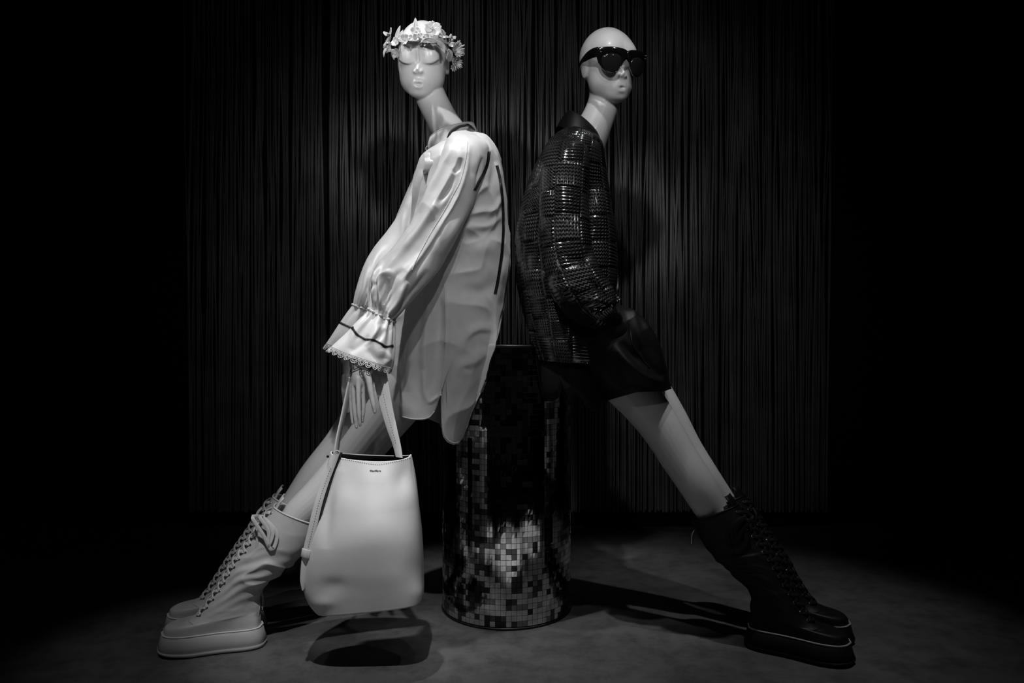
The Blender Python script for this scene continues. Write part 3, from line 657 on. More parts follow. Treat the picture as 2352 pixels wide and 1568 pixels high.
def knit(V, name, blk=.070, pitch=.0088, amp=.0030, off=(0, 0), parent=None):
    n, m = V.shape[:2]
    dv = np.linalg.norm(np.diff(V, axis=0), axis=2).mean(1); v = np.concatenate([[0], np.cumsum(dv)])[:, None] + np.zeros((1, m))
    circ = np.linalg.norm(np.roll(V, -1, 1) - V, axis=2).sum(1).max(); nb = max(2, 2 * round(circ / blk / 2)); cs = circ / nb
    u = (np.arange(m) / m * circ)[None, :] + np.zeros((n, 1))
    u = u + .012 * vnoise(V * 6, 31); v = v + .012 * vnoise(V * 6, 33); jr = np.array([rng.uniform(-.28, .28) for _ in range(64)])
    bi0 = np.floor(u / cs + off[0]).astype(int); off_v = off[1] + jr[bi0 % 64]
    bi = np.floor(u / cs + off[0]); bj = np.floor(v / blk + off_v); par = (bi + bj) % 2
    s = np.where(par > 0, u, v + .003); r = np.where(par > 0, v, u)
    fu = np.abs((u / cs + off[0]) % 1 - .5) * 2; fv = np.abs((v / blk + off_v) % 1 - .5) * 2
    edge = np.clip((1 - np.maximum(fu, fv)) / .10, 0, 1)
    h = np.abs(np.sin(math.pi * s / pitch)) ** .7 * amp * (.35 + .65 * edge) + .0018 * edge * np.sqrt(np.clip(1 - .6 * np.where(par > 0, fu, fv) ** 2, 0, 1))
    V2 = V + gnorm(V)[...] * h[..., None]
    b = MB(); b.grid(V2); o = b.build(name, M['knit'], parent)
    ul = o.data.uv_layers.new(name='UVMap'); li = np.zeros(len(o.data.loops), int); o.data.loops.foreach_get('vertex_index', li)
    uvv = np.stack([s.reshape(-1), r.reshape(-1)], 1)[li]; ul.data.foreach_set('uv', uvv.reshape(-1).astype(np.float32))
    return o
KB = loft([(1298, 300, 1376, 330, 2.0, .075), (1272, 322, 1380, 346, 2.0, .125), (1244, 360, 1384, 376, 2.0, .155), (1216, 420, 1392, 430, 2.0, .165), (1196, 490, 1402, 495, 2.0, .168), (1186, 560, 1410, 560, 2.0, .168),
           (1188, 630, 1414, 625, 1.99, .165), (1200, 700, 1406, 690, 1.98, .16), (1215, 760, 1400, 760, 1.965, .155), (1228, 800, 1398, 815, 1.955, .15), (1236, 825, 1396, 835, 1.95, .145)], 300, 430, 2.2)
KB = folds(KB, [([(1355, 340), (1362, 420), (1352, 520), (1350, 600)], -16, 12), ([(1375, 420), (1385, 520), (1392, 620)], 8, 16), ([(1240, 560), (1235, 640)], -8, 14), ([(1215, 480), (1205, 560)], 6, 12)])
KB = off_drum(KB, .010)
sweater = knit(KB, 'sweater', parent=km, off=(.3, .2)); sweater['label'] = 'dark chunky basket-weave knit sweater with foil sheen'
KS = loft([(1268, 318, 1345, 318, 1.915, .035), (1252, 345, 1352, 346, 1.885, .060), (1243, 390, 1350, 392, 1.865, .064), (1241, 450, 1348, 455, 1.848, .064), (1243, 520, 1351, 522, 1.832, .064), (1248, 590, 1360, 580, 1.818, .064),
           (1258, 640, 1378, 622, 1.806, .064), (1275, 685, 1396, 650, 1.798, .063), (1300, 718, 1409, 674, 1.795, .060), (1335, 742, 1412, 694, 1.796, .052), (1368, 752, 1413, 708, 1.80, .042), (1380, 753, 1414, 714, 1.803, .036)], 270, 250, 2.1)
KS = folds(KS, [([(1350, 640), (1370, 655), (1405, 690)], -9, 9), ([(1330, 690), (1365, 690), (1400, 700)], 6, 9), ([(1340, 715), (1370, 705), (1405, 705)], -6, 6), ([(1300, 600), (1345, 590), (1360, 560)], -6, 12), ([(1250, 640), (1275, 660), (1330, 660)], 4, 10)])
knit(KS, 'sleeve', blk=.068, off=(.15, .5), parent=sweater)
KF = loft([(1340, 350, 1380, 352, 2.07, .05), (1345, 400, 1388, 400, 2.09, .055), (1350, 470, 1400, 470, 2.09, .056), (1352, 540, 1410, 540, 2.085, .056), (1355, 600, 1415, 600, 2.075, .055), (1360, 645, 1414, 645, 2.06, .054), (1375, 682, 1412, 668, 2.04, .046), (1400, 705, 1425, 690, 2.02, .035)], 170, 170, 2.1)
knit(KF, 'sleeve', blk=.068, off=(.4, .1), parent=sweater)
# ribbed cuff and shirt cuff at the near wrist
RC = loft([(1374, 755, 1412, 710, 1.803, .037), (1388, 756, 1422, 716, 1.807, .034), (1402, 750, 1428, 728, 1.812, .031), (1408, 748, 1429, 732, 1.813, .030)], 40, 160, 2.0)
RC = RC + gnorm(RC) * (.0016 * np.sin(np.linspace(0, 2 * math.pi, 160, endpoint=False) * 40))[None, :, None]
b = MB(); b.grid(RC); o = b.build('rib_cuff', M['rib'], sweater); solidify(o, .002)
HC = loft([(1366, 785, 1420, 722, 1.812, .034), (1372, 798, 1434, 738, 1.818, .036), (1376, 802, 1443, 755, 1.822, .037), (1380, 800, 1444, 768, 1.826, .036)], 30, 90, 2.4)
HC = loft([(1364, 758, 1424, 728, 1.812, .034), (1365, 772, 1434, 742, 1.816, .036), (1368, 788, 1443, 758, 1.820, .037), (1371, 799, 1444, 768, 1.824, .037)], 30, 90, 2.4)
b = MB(); b.grid(HC); o = b.build('shirt_cuff', M['satin'], sweater); solidify(o, .0015)
# black shirt under the sweater: collar and long tails
CK = loft([(1292, 318, 1382, 395, 2.0, .075), (1290, 300, 1383, 372, 1.998, .072), (1294, 278, 1382, 345, 1.995, .066), (1300, 259, 1379, 322, 1.995, .060)], 24, 100, 2.0)
b = MB(); b.grid(CK); shirt = b.build('shirt_collar', M['blackshirt'], km); solidify(shirt, .0025)
CK2 = loft([(1302, 257, 1379, 322, 1.995, .061), (1296, 264, 1383, 336, 1.995, .070), (1284, 282, 1386, 372, 1.995, .088), (1276, 296, 1387, 400, 1.995, .098)], 24, 100, 2.0)
b = MB(); b.grid(CK2); o = b.build('collar_fold', M['satin'], shirt); solidify(o, .0025)
ST = loft([(1228, 740, 1398, 740, 1.97, .13), (1228, 800, 1398, 800, 1.965, .135), (1232, 860, 1400, 860, 1.955, .135), (1240, 910, 1398, 910, 1.945, .13), (1248, 935, 1394, 940, 1.94, .12)], 90, 220, 2.2)
px, py = proj(ST)
tx = [1225, 1240, 1252, 1270, 1285, 1290, 1293, 1300, 1320, 1335, 1345, 1360, 1375, 1390, 1400]; ty = [905, 915, 922, 922, 912, 893, 893, 910, 905, 915, 935, 945, 945, 928, 915]
th = np.linspace(0, 2 * math.pi, 220, endpoint=False)
for it in range(3):
    px, py = proj(ST); hem = np.where(np.sin(th) > 0, np.interp(px[-1], tx, ty), 900); dz = (py[-1] - hem) * ST[-1, :, 1] / F
    w = np.linspace(0, 1, 90) ** 1.5; ST[..., 2] += w[:, None] * dz[None]
ST = wrinkle(ST, .004, (14, 14, 5), 6)
ST = off_drum(ST)
b = MB(); b.grid(ST); o = b.build('shirt_tail', M['blackshirt'], km); solidify(o, .001)
# shorts
SH = loft([(1262, 690, 1396, 680, 1.95, .12), (1264, 715, 1420, 700, 1.945, .13), (1270, 750, 1458, 722, 1.94, .14), (1290, 800, 1500, 765, 1.93, .145), (1325, 860, 1522, 825, 1.915, .14), (1365, 905, 1533, 872, 1.905, .125), (1392, 922, 1538, 893, 1.90, .118)], 150, 220, 2.2)
th = np.linspace(0, 2 * math.pi, 220, endpoint=False)
px, py = proj(SH); hem = np.interp(px[-1], [1390, 1402, 1425, 1460, 1500, 1530, 1540], [922, 918, 911, 901, 899, 897, 893]); hem = np.where(np.sin(th) > 0, hem, hem - 6)
SH[..., 2] += (np.linspace(0, 1, 150) ** 2)[:, None] * ((py[-1] - hem) * SH[-1, :, 1] / F)[None]
SH = folds(SH, [([(1412, 660), (1440, 700), (1475, 745), (1505, 800), (1524, 860)], 14, 9), ([(1445, 735), (1465, 780), (1490, 830), (1520, 870)], -18, 9), ([(1408, 790), (1440, 830), (1480, 865), (1530, 882)], 14, 9, 1.6),
                ([(1425, 785), (1455, 815), (1490, 845)], -8, 10), ([(1436, 690), (1455, 740), (1480, 800)], 8, 8), ([(1405, 810), (1412, 860), (1440, 895)], -8, 14), ([(1480, 760), (1500, 810), (1515, 850)], -6, 8)])
SH = off_drum(SH, .004)
b = MB(); b.grid(SH); shorts = b.build('shorts', M['satin'], km); solidify(shorts, .0015); shorts['label'] = 'wide black satin shorts with soft folds'
SSH = Surf([(SH, True)])
b = MB(); cord(b, SSH, [(1446, 745), (1452, 790), (1470, 820), (1492, 845)], .0022, 4, .001); b.build('pocket_edge', M['satin'], shorts)
SK = Surf([(KB, True)])
# ------------------------------------------------------------------ lace-up platform boots, built in their own axes (x to the toe, z up)
def sole_outline(k, n=72):
    """k = extra flare. heel at x 0, toe at x .265"""
    K = [(-.004, 0), (.005, .027), (.035, .037), (.08, .037), (.125, .041), (.165, .046), (.198, .042), (.221, .026), (.230, 0)]
    up = cr(np.array(K), n // 2 + 1); lo = up[1:-1][::-1] * np.array([1, -1]); o = np.concatenate([up, lo])
    T = np.roll(o, -1, 0) - np.roll(o, 1, 0); N = np.stack([-T[:, 1], T[:, 0]], 1); N /= np.linalg.norm(N, axis=1, keepdims=True)
    return o + N * k
def loft_xz(keys, n, m, e0, e1):
    """rings (xf, zf, xb, zb, half width): angle 0 at the front"""
    R = cr(np.array(keys), n); th = np.linspace(0, 2 * math.pi, m, endpoint=False); V = np.zeros((n, m, 3))
    for i, (xf_, zf, xb, zb, w) in enumerate(R):
        A = np.array([xb, 0, zb]); B = np.array([xf_, 0, zf]); c = (A + B) / 2; h = (B - A) / 2
        p = 2 / (e0 + (e1 - e0) * min(1, i / n * 1.8)); cc = np.sign(np.cos(th)) * np.abs(np.cos(th)) ** p; ss = np.sign(np.sin(th)) * np.abs(np.sin(th)) ** p
        V[i] = c + cc[:, None] * h; V[i, :, 1] += ss * w
    return V
def make_boot(loc, rotz, side, dark, label, group, seed, bow=True):
    bt = thing('boot', loc, label, 'boot', group, rotz, world=False)
    LT, RB, LC, PI_ = (M['boot_b'], M['rubber_b'], M['lace_b'], M['pipe_b']) if dark else (M['boot_w'], M['rubber_w'], M['lace_w'], M['pipe_w'])
    # sole
    prof = [(.006, .001), (.010, .003), (.0105, .010), (.0075, .0125), (.0095, .015), (.005, .030), (.0005, .047), (-.004, .0495)]
    S = np.array([[(x, y, z + (.005 * max(0, x - .15) / .08 if z < .012 else 0)) for x, y in sole_outline(k)] for k, z in prof])
    b = MB(); b.add(*solid(S)); b.build('sole', RB, bt)
    O = sole_outline(-.0005); b = MB(); pts = np.array([(x, y, .0485) for x, y in np.concatenate([O, O[:1]])]); b.grid(sweep(pts, .0021, 6)); b.build('sole_piping', PI_, bt)
    keys = [(.2265, .046, .003, .046, .0430), (.2245, .056, .002, .060, .0425), (.210, .066, .004, .074, .0405), (.186, .071, .001, .088, .038), (.163, .079, .001, .099, .037), (.141, .094, .003, .113, .037),
            (.120, .121, -.003, .132, .040), (.100, .153, -.020, .152, .045), (.068, .207, -.060, .182, .052), (.036, .252, -.098, .214, .053), (.006, .298, -.128, .252, .054), (-.026, .345, -.148, .290, .052)]
    n, m = 150, 128
    V = loft_xz(keys, n, m, 2.35, 2.05); th = np.linspace(0, 2 * math.pi, m, endpoint=False)
    v = np.linspace(0, 1, n)
    # foot outline follows the sole low down
    O2 = sole_outline(-.0045, m); O2 = O2[::-1]; 
    ang = np.arctan2(O2[:, 1] / .043, (O2[:, 0] - .1145) / .1165); od = np.argsort(ang); a0 = (th + math.pi) % (2 * math.pi) - math.pi
    ox = np.interp(a0, ang[od], O2[od, 0], period=2 * math.pi); oy = np.interp(a0, ang[od], O2[od, 1], period=2 * math.pi)
    wl = np.clip(1 - v / .13, 0, 1)[:, None] ** .7
    V[..., 0] = V[..., 0] * (1 - wl) + ox[None] * wl; V[..., 1] = V[..., 1] * (1 - wl) + oy[None] * wl
    N = gnorm(V)
    # slouch creases around the ankle, tilted up to the back
    q = v[:, None] * 9.0 + .8 * np.cos(th)[None, :] + .5 * np.sin(2 * th + seed)[None, :]
    env = np.exp(-((v - .52) / .20) ** 2)[:, None] * (1 - .75 * np.exp(-(a0 / .75) ** 2))[None, :]
    qn = vnoise(V * np.array([14, 14, 34]) + .9 * vnoise(V * 12, seed + 8)[..., None], seed + 5); D = env * (.0016 * np.sin(2 * math.pi * q + 3.2 * vnoise(V * 16, seed)) + .0065 * (np.clip(1 - np.abs(qn) * 1.5, 0, 1) ** 2 - .4))
    D += .0022 * vnoise(V * 16, seed + 2) * np.clip(v * 4, 0, 1)[:, None]
    # lacing channel and toe seam
    vs_, ve_ = .205, .985
    chan = np.exp(-(a0 / .38) ** 4)[None, :] * np.clip((v - vs_ + .02) / .03, 0, 1)[:, None]
    D = D - .0045 * chan
    V = V + N * D[..., None]
    b = MB(); b.grid(V); up = b.build('upper', LT, bt); solidify(up, .0022)
    N = gnorm(V)
    def S_(vv, a, lift):
        i = np.clip(vv, 0, 1) * (n - 1); i0 = min(int(i), n - 2); f = i - i0; jf = (a % (2 * math.pi)) / (2 * math.pi) * m; j0 = int(jf) % m; j1 = (j0 + 1) % m; g = jf - int(jf)
        def bl(G): return (G[i0, j0] * (1 - g) + G[i0, j1] * g) * (1 - f) + (G[i0 + 1, j0] * (1 - g) + G[i0 + 1, j1] * g) * f
        nn = bl(N); nn = nn / np.linalg.norm(nn); return bl(V) + nn * lift, nn
    b = MB(); b.grid(sweep(np.concatenate([V[-1], V[-1][:1]]), .0022, 6)); b.build('collar_binding', PI_ if not dark else LT, up)
    b = MB(); b.grid(sweep(np.array([S_(.175 - .05 * (abs(a) / 1.0) ** 2, a, .0004)[0] for a in np.linspace(-1.0, 1.0, 30)]), .0011, 5)); b.grid(sweep(np.array([S_(.08 + .33 * t, math.pi - .30 + .1 * t, .0004)[0] for t in np.linspace(0, 1, 16)]), .0010, 5)); b.build('seam', LT, up)
    # tongue rising behind the lacing
    tp = []
    for t in np.linspace(.55, 1.0, 12):
        tp.append([S_(t, a, -.004)[0] for a in np.linspace(-.55, .55, 9)])
    tp = np.array(tp); ext = tp[-1] - tp[-3]; tp = np.concatenate([tp, [tp[-1] + ext * .4 + np.array([0, 0, .004])], [tp[-1] + ext * .7 + np.array([-.004, 0, .008])]])
    b = MB(); b.grid(tp, False); o = b.build('tongue', LT, bt); solidify(o, .003)
    # eyelets
    NE = 14; rows = np.linspace(vs_ + .02, ve_ - .02, NE); ea = np.linspace(.56, .50, NE)
    ring = MB(); ring.grid(np.array([[((.0026 + .0011 * math.cos(p)) * math.cos(a), (.0026 + .0011 * math.cos(p)) * math.sin(a), .0010 * math.sin(p)) for p in np.linspace(0, 2 * math.pi, 7, endpoint=False)] for a in np.linspace(0, 2 * math.pi, 13)]))
    first = None
    for k in range(NE):
        for sg in (1, -1):
            p, nn = S_(rows[k], sg * ea[k], .0010)
            if first is None: o = ring.build('eyelet', M['metal'], bt); first = o
            else: o = first.copy(); COL.objects.link(o); o.parent = bt
            o.location = p; o.rotation_euler = Vector(nn).to_track_quat('Z', 'Y').to_euler()
    # one shoelace: crossings, then bow and tails
    b = MB()
    def lace_path(pts, w=.0042, ref=None):
        pts = np.array(pts); T = np.gradient(pts, axis=0)
        nn = ref if ref is not None else np.tile([[1, 0, .6]], (len(pts), 1)); W = np.cross(T, nn); W /= np.maximum(np.linalg.norm(W, axis=1, keepdims=True), 1e-9)
        b.grid(ribbon(pts, W * w, .0018, max(12, len(pts) * 2)))
    for k in range(NE - 1):
        for sg in (1, -1):
            pp = []; rf = []
            for t in np.linspace(0, 1, 9):
                a = sg * (ea[k] * (1 - t) - ea[k + 1] * t); hgt = .0015 + .0058 * math.sin(math.pi * t) + (.0018 if sg > 0 else 0) * math.sin(math.pi * t)
                if t > .93: hgt = -.002
                p, nn = S_(rows[k] + (rows[k + 1] - rows[k]) * t, a, hgt); pp.append(p); rf.append(nn)
            lace_path(pp, .0042, np.array(rf))
    pp = [S_(rows[0], a, .002 + .004 * math.cos(a / ea[0] * 1.57))[0] for a in np.linspace(-ea[0], ea[0], 9)]; lace_path(pp, .0037, np.array([S_(rows[0], a, 0)[1] for a in np.linspace(-ea[0], ea[0], 9)]))
    top = S_(rows[-2], side * .35, .008)[0]
    if bow:
        for (dx, dz, sp) in ((-.004, -.074, .010), (.006, -.066, -.006)) if bow != 'tails' else ():
            c0 = top + np.array([0, side * .006, .006])
            lp = [c0, c0 + np.array([.010 + sp, side * .022, .006]), c0 + np.array([.006 + sp * .8 - .020, side * .034, dz * .5]), c0 + np.array([-.022 + dx, side * .034, dz]), c0 + np.array([-.034 + dx, side * .034, dz * .55]), c0 + np.array([-.014, side * .024, -.006]), c0]
            lp = cr(np.array(lp), 26, np.linalg.norm(np.diff(np.array(lp), axis=0), axis=1)); lace_path(lp, .0044, np.tile([[.2, side * 1.0, .2]], (26, 1)))
        for q in (0, 1):
            lp = np.array([top, top + np.array([.012, side * (.012 - .02 * q), -.014]), top + np.array([.010 - .01 * q, side * (.022 - .03 * q), -.052]), top + np.array([.016 - .012 * q, side * (.020 - .03 * q), -.085])])
            lace_path(cr(lp, 16, np.linalg.norm(np.diff(lp, axis=0), axis=1)), .0030, np.tile([[.5, side * 1.0, .2]], (16, 1)))
    b.build('shoelace', LC, bt)
    # pull tab at the back
    p, nn = S_(.92, math.pi - side * .12, .002); b = MB()
    if dark:
        b.grid(ribbon(np.array([p, p + nn * .006 + np.array([0, 0, -.008]), p + nn * .008 + np.array([0, 0, -.034])]), np.tile([[0, .004, 0]], (3, 1)), .003, 12)); b.build('zip_pull', M['metal'], bt)
    else:
        p, nn = S_(.30, math.pi, .001); b.grid(ribbon(np.array([p, p + nn * .003 + np.array([0, 0, -.012]), p + nn * .002 + np.array([0, 0, -.04])]), np.tile([[0, .008, 0]], (3, 1)), .002, 12)); b.build('heel_tab', LT, bt)
    return bt
make_boot(*BOOTS['w0'], 1, False, 'white lace-up platform boot nearest the handbag with a bow at its top', 'white lace-up boots', 1)
make_boot(*BOOTS['w1'], 1, False, 'white lace-up platform boot half hidden behind the other white boot', 'white lace-up boots', 4, 'tails')
make_boot(*BOOTS['k0'], -1, True, 'black lace-up platform boot in front, showing its full sole side', 'black lace-up boots', 2)
make_boot(*BOOTS['k1'], -1, True, 'black lace-up platform boot with only its toe showing behind the other', 'black lace-up boots', 6, 'tails')
# ------------------------------------------------------------------ handbag
bag = thing('handbag', tuple(P(835, 1384, 1.665)), 'white leather bucket handbag hanging from the mannequin hand', 'bag')
BG = loft([(760, 1036, 945, 1043, 1.668, .026), (757, 1048, 947, 1052, 1.668, .030), (744, 1100, 955, 1095, 1.668, .053), (727, 1165, 962, 1160, 1.667, .079), (712, 1232, 968, 1226, 1.666, .096), (703, 1290, 971, 1285, 1.665, .089), (704, 1340, 972, 1330, 1.665, .077),
           (716, 1374, 972, 1355, 1.665, .069), (728, 1390, 971, 1367, 1.665, .065), (732.5, 1395, 970, 1371.5, 1.665, .0635), (735, 1397, 967.5, 1373.5, 1.665, .061), (738, 1397.5, 964, 1374.5, 1.665, .057)], 150, 200, lambda v: 2.2 + 3.0 * max(0, v - .35) ** 1.2)
th = np.linspace(0, 2 * math.pi, 200, endpoint=False)
dip = np.clip(np.sin(th), 0, 1) ** 1.0 * .014 + np.clip(-np.sin(th), 0, 1) * .009
BG[..., 2] -= np.clip(1 - np.linspace(0, 1, 150) / .25, 0, 1)[:, None] ** 2 * dip[None]
BG = folds(BG, [([(928, 1095)], -13, 26, 1.4), ([(805, 1105)], -6, 30, 1.3), ([(872, 1110)], -5, 36, 1.5), ([(860, 1215)], 6, 62, .8), ([(765, 1345)], -3.5, 30, .6), ([(745, 1384)], 3, 26, .5), ([(955, 1312)], -4, 30, 1.2), ([(960, 1360)], 3, 18),
                ([(768, 1080), (752, 1160), (745, 1260)], -8, 16)])
vs, fs = [tuple(p) for p in BG.reshape(-1, 3)], gridfaces(150, 200)
fs.append(tuple(149 * 200 + j for j in range(200)))
bo = mk('bag_body', vs, fs, [M['leather'], M['leather_in']], bag); s = solidify(bo, .0028).modifiers[0]; s.material_offset = 1; s.material_offset_rim = 0
SBG = Surf([(BG, True)])
def dashes(b, surf, pts, gap, ln, r=.00055, fall=None, lift=.0003):
    q = resample(pts, 1.0); k = int(gap)
    for i in range(0, len(q) - int(ln) - 1, k):
        a = surf.at(*q[i], lift, fall); c = surf.at(*q[i + int(ln)], lift, fall); b.add(*solid(sweep(np.array([a, (a + c) / 2, c]), r, 4)))
b = MB(); dashes(b, SBG, [(772, 1053), (800, 1056), (835, 1063), (870, 1067), (900, 1062), (925, 1056), (943, 1052)], 5, 2); o = b.build('stitching', M['edge'], bo); o['kind'] = 'stuff'
# maker's name printed on the front
tcv = bpy.data.curves.new('lettering', 'FONT'); tcv.body = 'MaxMara'; tcv.size = .0068; tcv.extrude = .0002; tcv.align_x = 'CENTER'; tcv.offset = .00012
to = bpy.data.objects.new('tmp', tcv); COL.objects.link(to); dg = bpy.context.evaluated_depsgraph_get(); dg.update()
tme = bpy.data.meshes.new_from_object(to.evaluated_get(dg)); bpy.data.objects.remove(to)
p0 = SBG.at(862, 1083, .0006); pu = SBG.at(862, 1075, .0006); pr = SBG.at(872, 1083, .0006)
ex = Vector(pr - p0).normalized(); ey = Vector(pu - p0); ey = (ey - ex * ey.dot(ex)).normalized(); ez = ex.cross(ey)
Rm = Matrix((ex, ey, ez)).transposed().to_4x4(); Rm.translation = Vector(p0); tme.transform(Rm)
mkm('lettering', tme, M['edge'], bo, smooth=False)
# side strap with keeper, on the gusset
spx = [(771, 1043), (759, 1075), (745, 1112), (730, 1160), (717, 1215), (706, 1262), (701, 1300), (698, 1330), (697, 1352)]
sd = [1.640, 1.634, 1.625, 1.612, 1.604, 1.602, 1.603, 1.605, 1.607]
p3 = [P(x, y, d) for (x, y), d in zip(spx, sd)]; wv = [np.array([.0095 * q, .003, .0025]) for q in (1, 1, 1, 1, 1, 1, .95, .8, .25)]
b = MB(); SV = ribbon(p3, wv, .004, 70); b.grid(SV); st = b.build('side_strap', [M['leather']], bag)
b = MB(); e = np.array([p + w * 1.08 + np.array([.0005, .006, 0]) for p, w in zip(p3, wv)]); b.grid(sweep(e[:-1], .0032, 8, 60)); b.build('strap_edge', M['edge'], st)
SST = Surf([(SV, True)]); b = MB(); dashes(b, SST, [(x + 1, y) for x, y in spx[1:6]], 6, 2, .0006, 1.61); o = b.build('stitching', M['edge'], st); o['kind'] = 'stuff'
b = MB(); b.add(*solid(ribbon([P(693, 1268, 1.596), P(702, 1271, 1.592), P(712, 1273, 1.596)], [np.array([.0015, 0, .0095])] * 3, .003, 12))); b.build('strap_keeper', M['leather'], bag)
b = MB(); c = P(753, 1048, 1.630); b.grid(sweep(np.array([c + .0016 * np.array([math.cos(a), 0, math.sin(a)]) for a in np.linspace(0, 2 * math.pi, 16)]), .0018, 6)); b.build('strap_rivet', M['edge'], bag)
b = MB(); c = P(774, 1040, 1.640); b.grid(sweep(np.array([c + .0055 * np.array([math.cos(a), .2, math.sin(a)]) for a in np.linspace(0, 2 * math.pi, 18)]), .0012, 6)); b.build('strap_ring', M['pipe_w'], bag)
# handle over the wrist
hp = [(771, 1046, 1.655), (776, 1010, 1.662), (786, 965, 1.672), (797, 915, 1.682), (806, 875, 1.69), (815, 838, 1.70), (830, 806, 1.715), (850, 802, 1.72), (866, 830, 1.712), (874, 868, 1.70), (885, 925, 1.69), (900, 985, 1.68), (913, 1030, 1.675), (917, 1050, 1.672)]
hw = [(.0035, .008, 0), (.0025, .010, 0), (.0025, .012, .001), (.003, .013, .001), (.003, .014, .001), (.004, .015, 0), (.004, .018, 0), (-.004, .018, -.004), (-.014, .012, -.004), (-.0180, .006, .002), (-.0170, .004, .005), (-.0140, .003, .004), (-.0100, .003, .002), (-.0085, .003, .001)]
b = MB(); HV = ribbon([P(*k) for k in hp], hw, .0042, 140); b.grid(HV); ho = b.build('handle', M['leather'], bag)
SHV = Surf([(HV, True)]); b = MB(); dashes(b, SHV, [(868, 858), (877, 890), (888, 940), (900, 985), (910, 1020)], 6, 2, .0006, 1.69); o = b.build('stitching', M['edge'], ho); o['kind'] = 'stuff'
# ------------------------------------------------------------------ flower crown
cen = HM1 @ Vector((0, -.012, .052)); ax = (HM1.to_3x3() @ Vector((0, 0, 1))).normalized()
crown = thing('flower_crown', tuple(cen), 'pale crown of artificial flowers and leaves around the bald head', 'crown')
ring = []
for a in np.linspace(0, 2 * math.pi, 61):
    best = None
    d = np.array([math.cos(a), math.sin(a), 0.0]); lo_, hi_ = 30.0, 140.0
    o3 = np.array([0, -14, 42.0]) + np.array([0, 0, -10 * math.sin(a) * 0])
    for _ in range(24):
        mm = (lo_ + hi_) / 2
        if head_sdf((o3 + d * mm)[None])[0] < 0: lo_ = mm
        else: hi_ = mm
    ring.append(np.array(HM1 @ Vector((o3 + d * (hi_ + 2.5)) * .001)))
b = MB(); b.grid(sweep(np.array(ring), .0022, 6)); b.grid(sweep(np.array([r + np.array([0, 0, .003 * math.sin(i * .9)]) for i, r in enumerate(ring)]), .0014, 5)); b.build('wire_band', M['leaf'], crown)
def petal(L, Wd, cup, tipw=.5, notch=0.0, n=7, m=7):
    V = np.zeros((n, m, 3))
    for i in range(n):
        t = i / (n - 1); w = Wd * (math.sin(math.pi * min(1, .12 + t * .80)) ** .7) * (1 - .25 * t * (1 - tipw))
        for j in range(m):
            u = j / (m - 1) * 2 - 1
            V[i, j] = (t * L * (1 - notch * math.exp(-(u / .4) ** 2) * max(0, t - .6) * 2.5), u * w, cup * L * t ** 1.6 + .22 * w * u * u * (1 if cup > 0 else .5) + .05 * L * math.sin(3 * u + 2 * t))
    return V
def orient(c, n, up=(0, 0, 1)):
    n = Vector(n).normalized(); q = n.to_track_quat('Z', 'Y').to_matrix().to_4x4(); q.translation = Vector(c); return q
rf = random.Random(3)
def flower(px, py, d, rpx, nrm, petals=5, cup=.35, wd=.55, spin=0.0, center=True, layers=1, mt='flower', thin=False):
    L = rpx * d / F; Mx = orient(P(px, py, d), nrm); b = MB()
    for ly in range(layers):
        for k in range(petals):
            a = spin + ly * .4 + k * 2 * math.pi / petals + rf.uniform(-.12, .12); ll = L * (1 - .25 * ly) * rf.uniform(.85, 1.1)
            V = petal(ll, L * wd * rf.uniform(.85, 1.1), (cup + .35 * ly) * rf.uniform(.6, 1.4), notch=0 if thin else .12)
            ca, sa = math.cos(a), math.sin(a); R = np.array([[ca, -sa, 0], [sa, ca, 0], [0, 0, 1]]); b.grid(xf(Mx, V @ R.T), False)
    o = b.build('flower', M[mt], crown); solidify(o, .0008)
    if center:
        b = MB()
        for k in range(7):
            a = k * .9; r = L * .12; c = np.array([r * math.cos(a) * (k > 0), r * math.sin(a) * (k > 0), L * .12])
            tip = c + np.array([.05 * L * math.cos(a), .05 * L * math.sin(a), L * .16])
            b.add(*solid(rounded(sweep(xf(Mx, np.array([c * np.array([.5, .5, 0]), c, tip])), [L * .025, L * .025, L * .05], 6))))
        b.build('stamen', M['lace'], o)
    return o
def leaf(p0, p1, d0, d1, wpx, bend=.15, face=(0, -1, .3), mt='leaf'):
    A = P(p0[0], p0[1], d0); B = P(p1[0], p1[1], d1); ax_ = B - A; L = np.linalg.norm(ax_); X = ax_ / L
    Z = np.array(face, float); Z -= X * (Z @ X); Z /= np.linalg.norm(Z); Y = np.cross(Z, X); w = wpx * d0 / F; n, m = 10, 7; V = np.zeros((n, m, 3))
    for i in range(n):
        t = i / (n - 1); ww = w * math.sin(math.pi * (t ** .8) * .985 + .04) ** .8 if t < 1 else 0
        for j in range(m):
            u = j / (m - 1) * 2 - 1; V[i, j] = A + X * L * t + Y * u * ww + Z * (bend * L * math.sin(math.pi * t) * .5 + .35 * ww * abs(u))
    b = MB(); b.grid(V, False); o = b.build('leaf', M[mt], crown); solidify(o, .0008); return o
flower(994, 67, 1.885, 21, (.15, -1, .15), 5, .18, .62, .5)
flower(957, 74, 1.895, 13, (-.1, -1, .25), 5, .45, .6, .2)
flower(931, 92, 1.893, 13, (-.25, -1, .1), 5, .6, .6, .9)
flower(944, 88, 1.885, 8, (0, -1, .3), 4, .5, .6, .2)
flower(956, 88, 1.882, 8, (.1, -1, .1), 4, .6, .6, .6)
flower(966, 84, 1.885, 8, (.3, -1, .3), 5, .5, .5, .1)
flower(911, 97, 1.925, 13, (-.6, -1, .2), 4, .5, .7, .4)
flower(896, 92, 1.955, 12, (-.9, -.6, .5), 4, .6, .55, 1.2)
flower(893, 108, 1.955, 16, (-.8, -.8, -.2), 5, .35, .55, .3)
flower(895, 82, 1.96, 14, (-.5, -.7, .8), 3, .8, .45, 1.0, False)
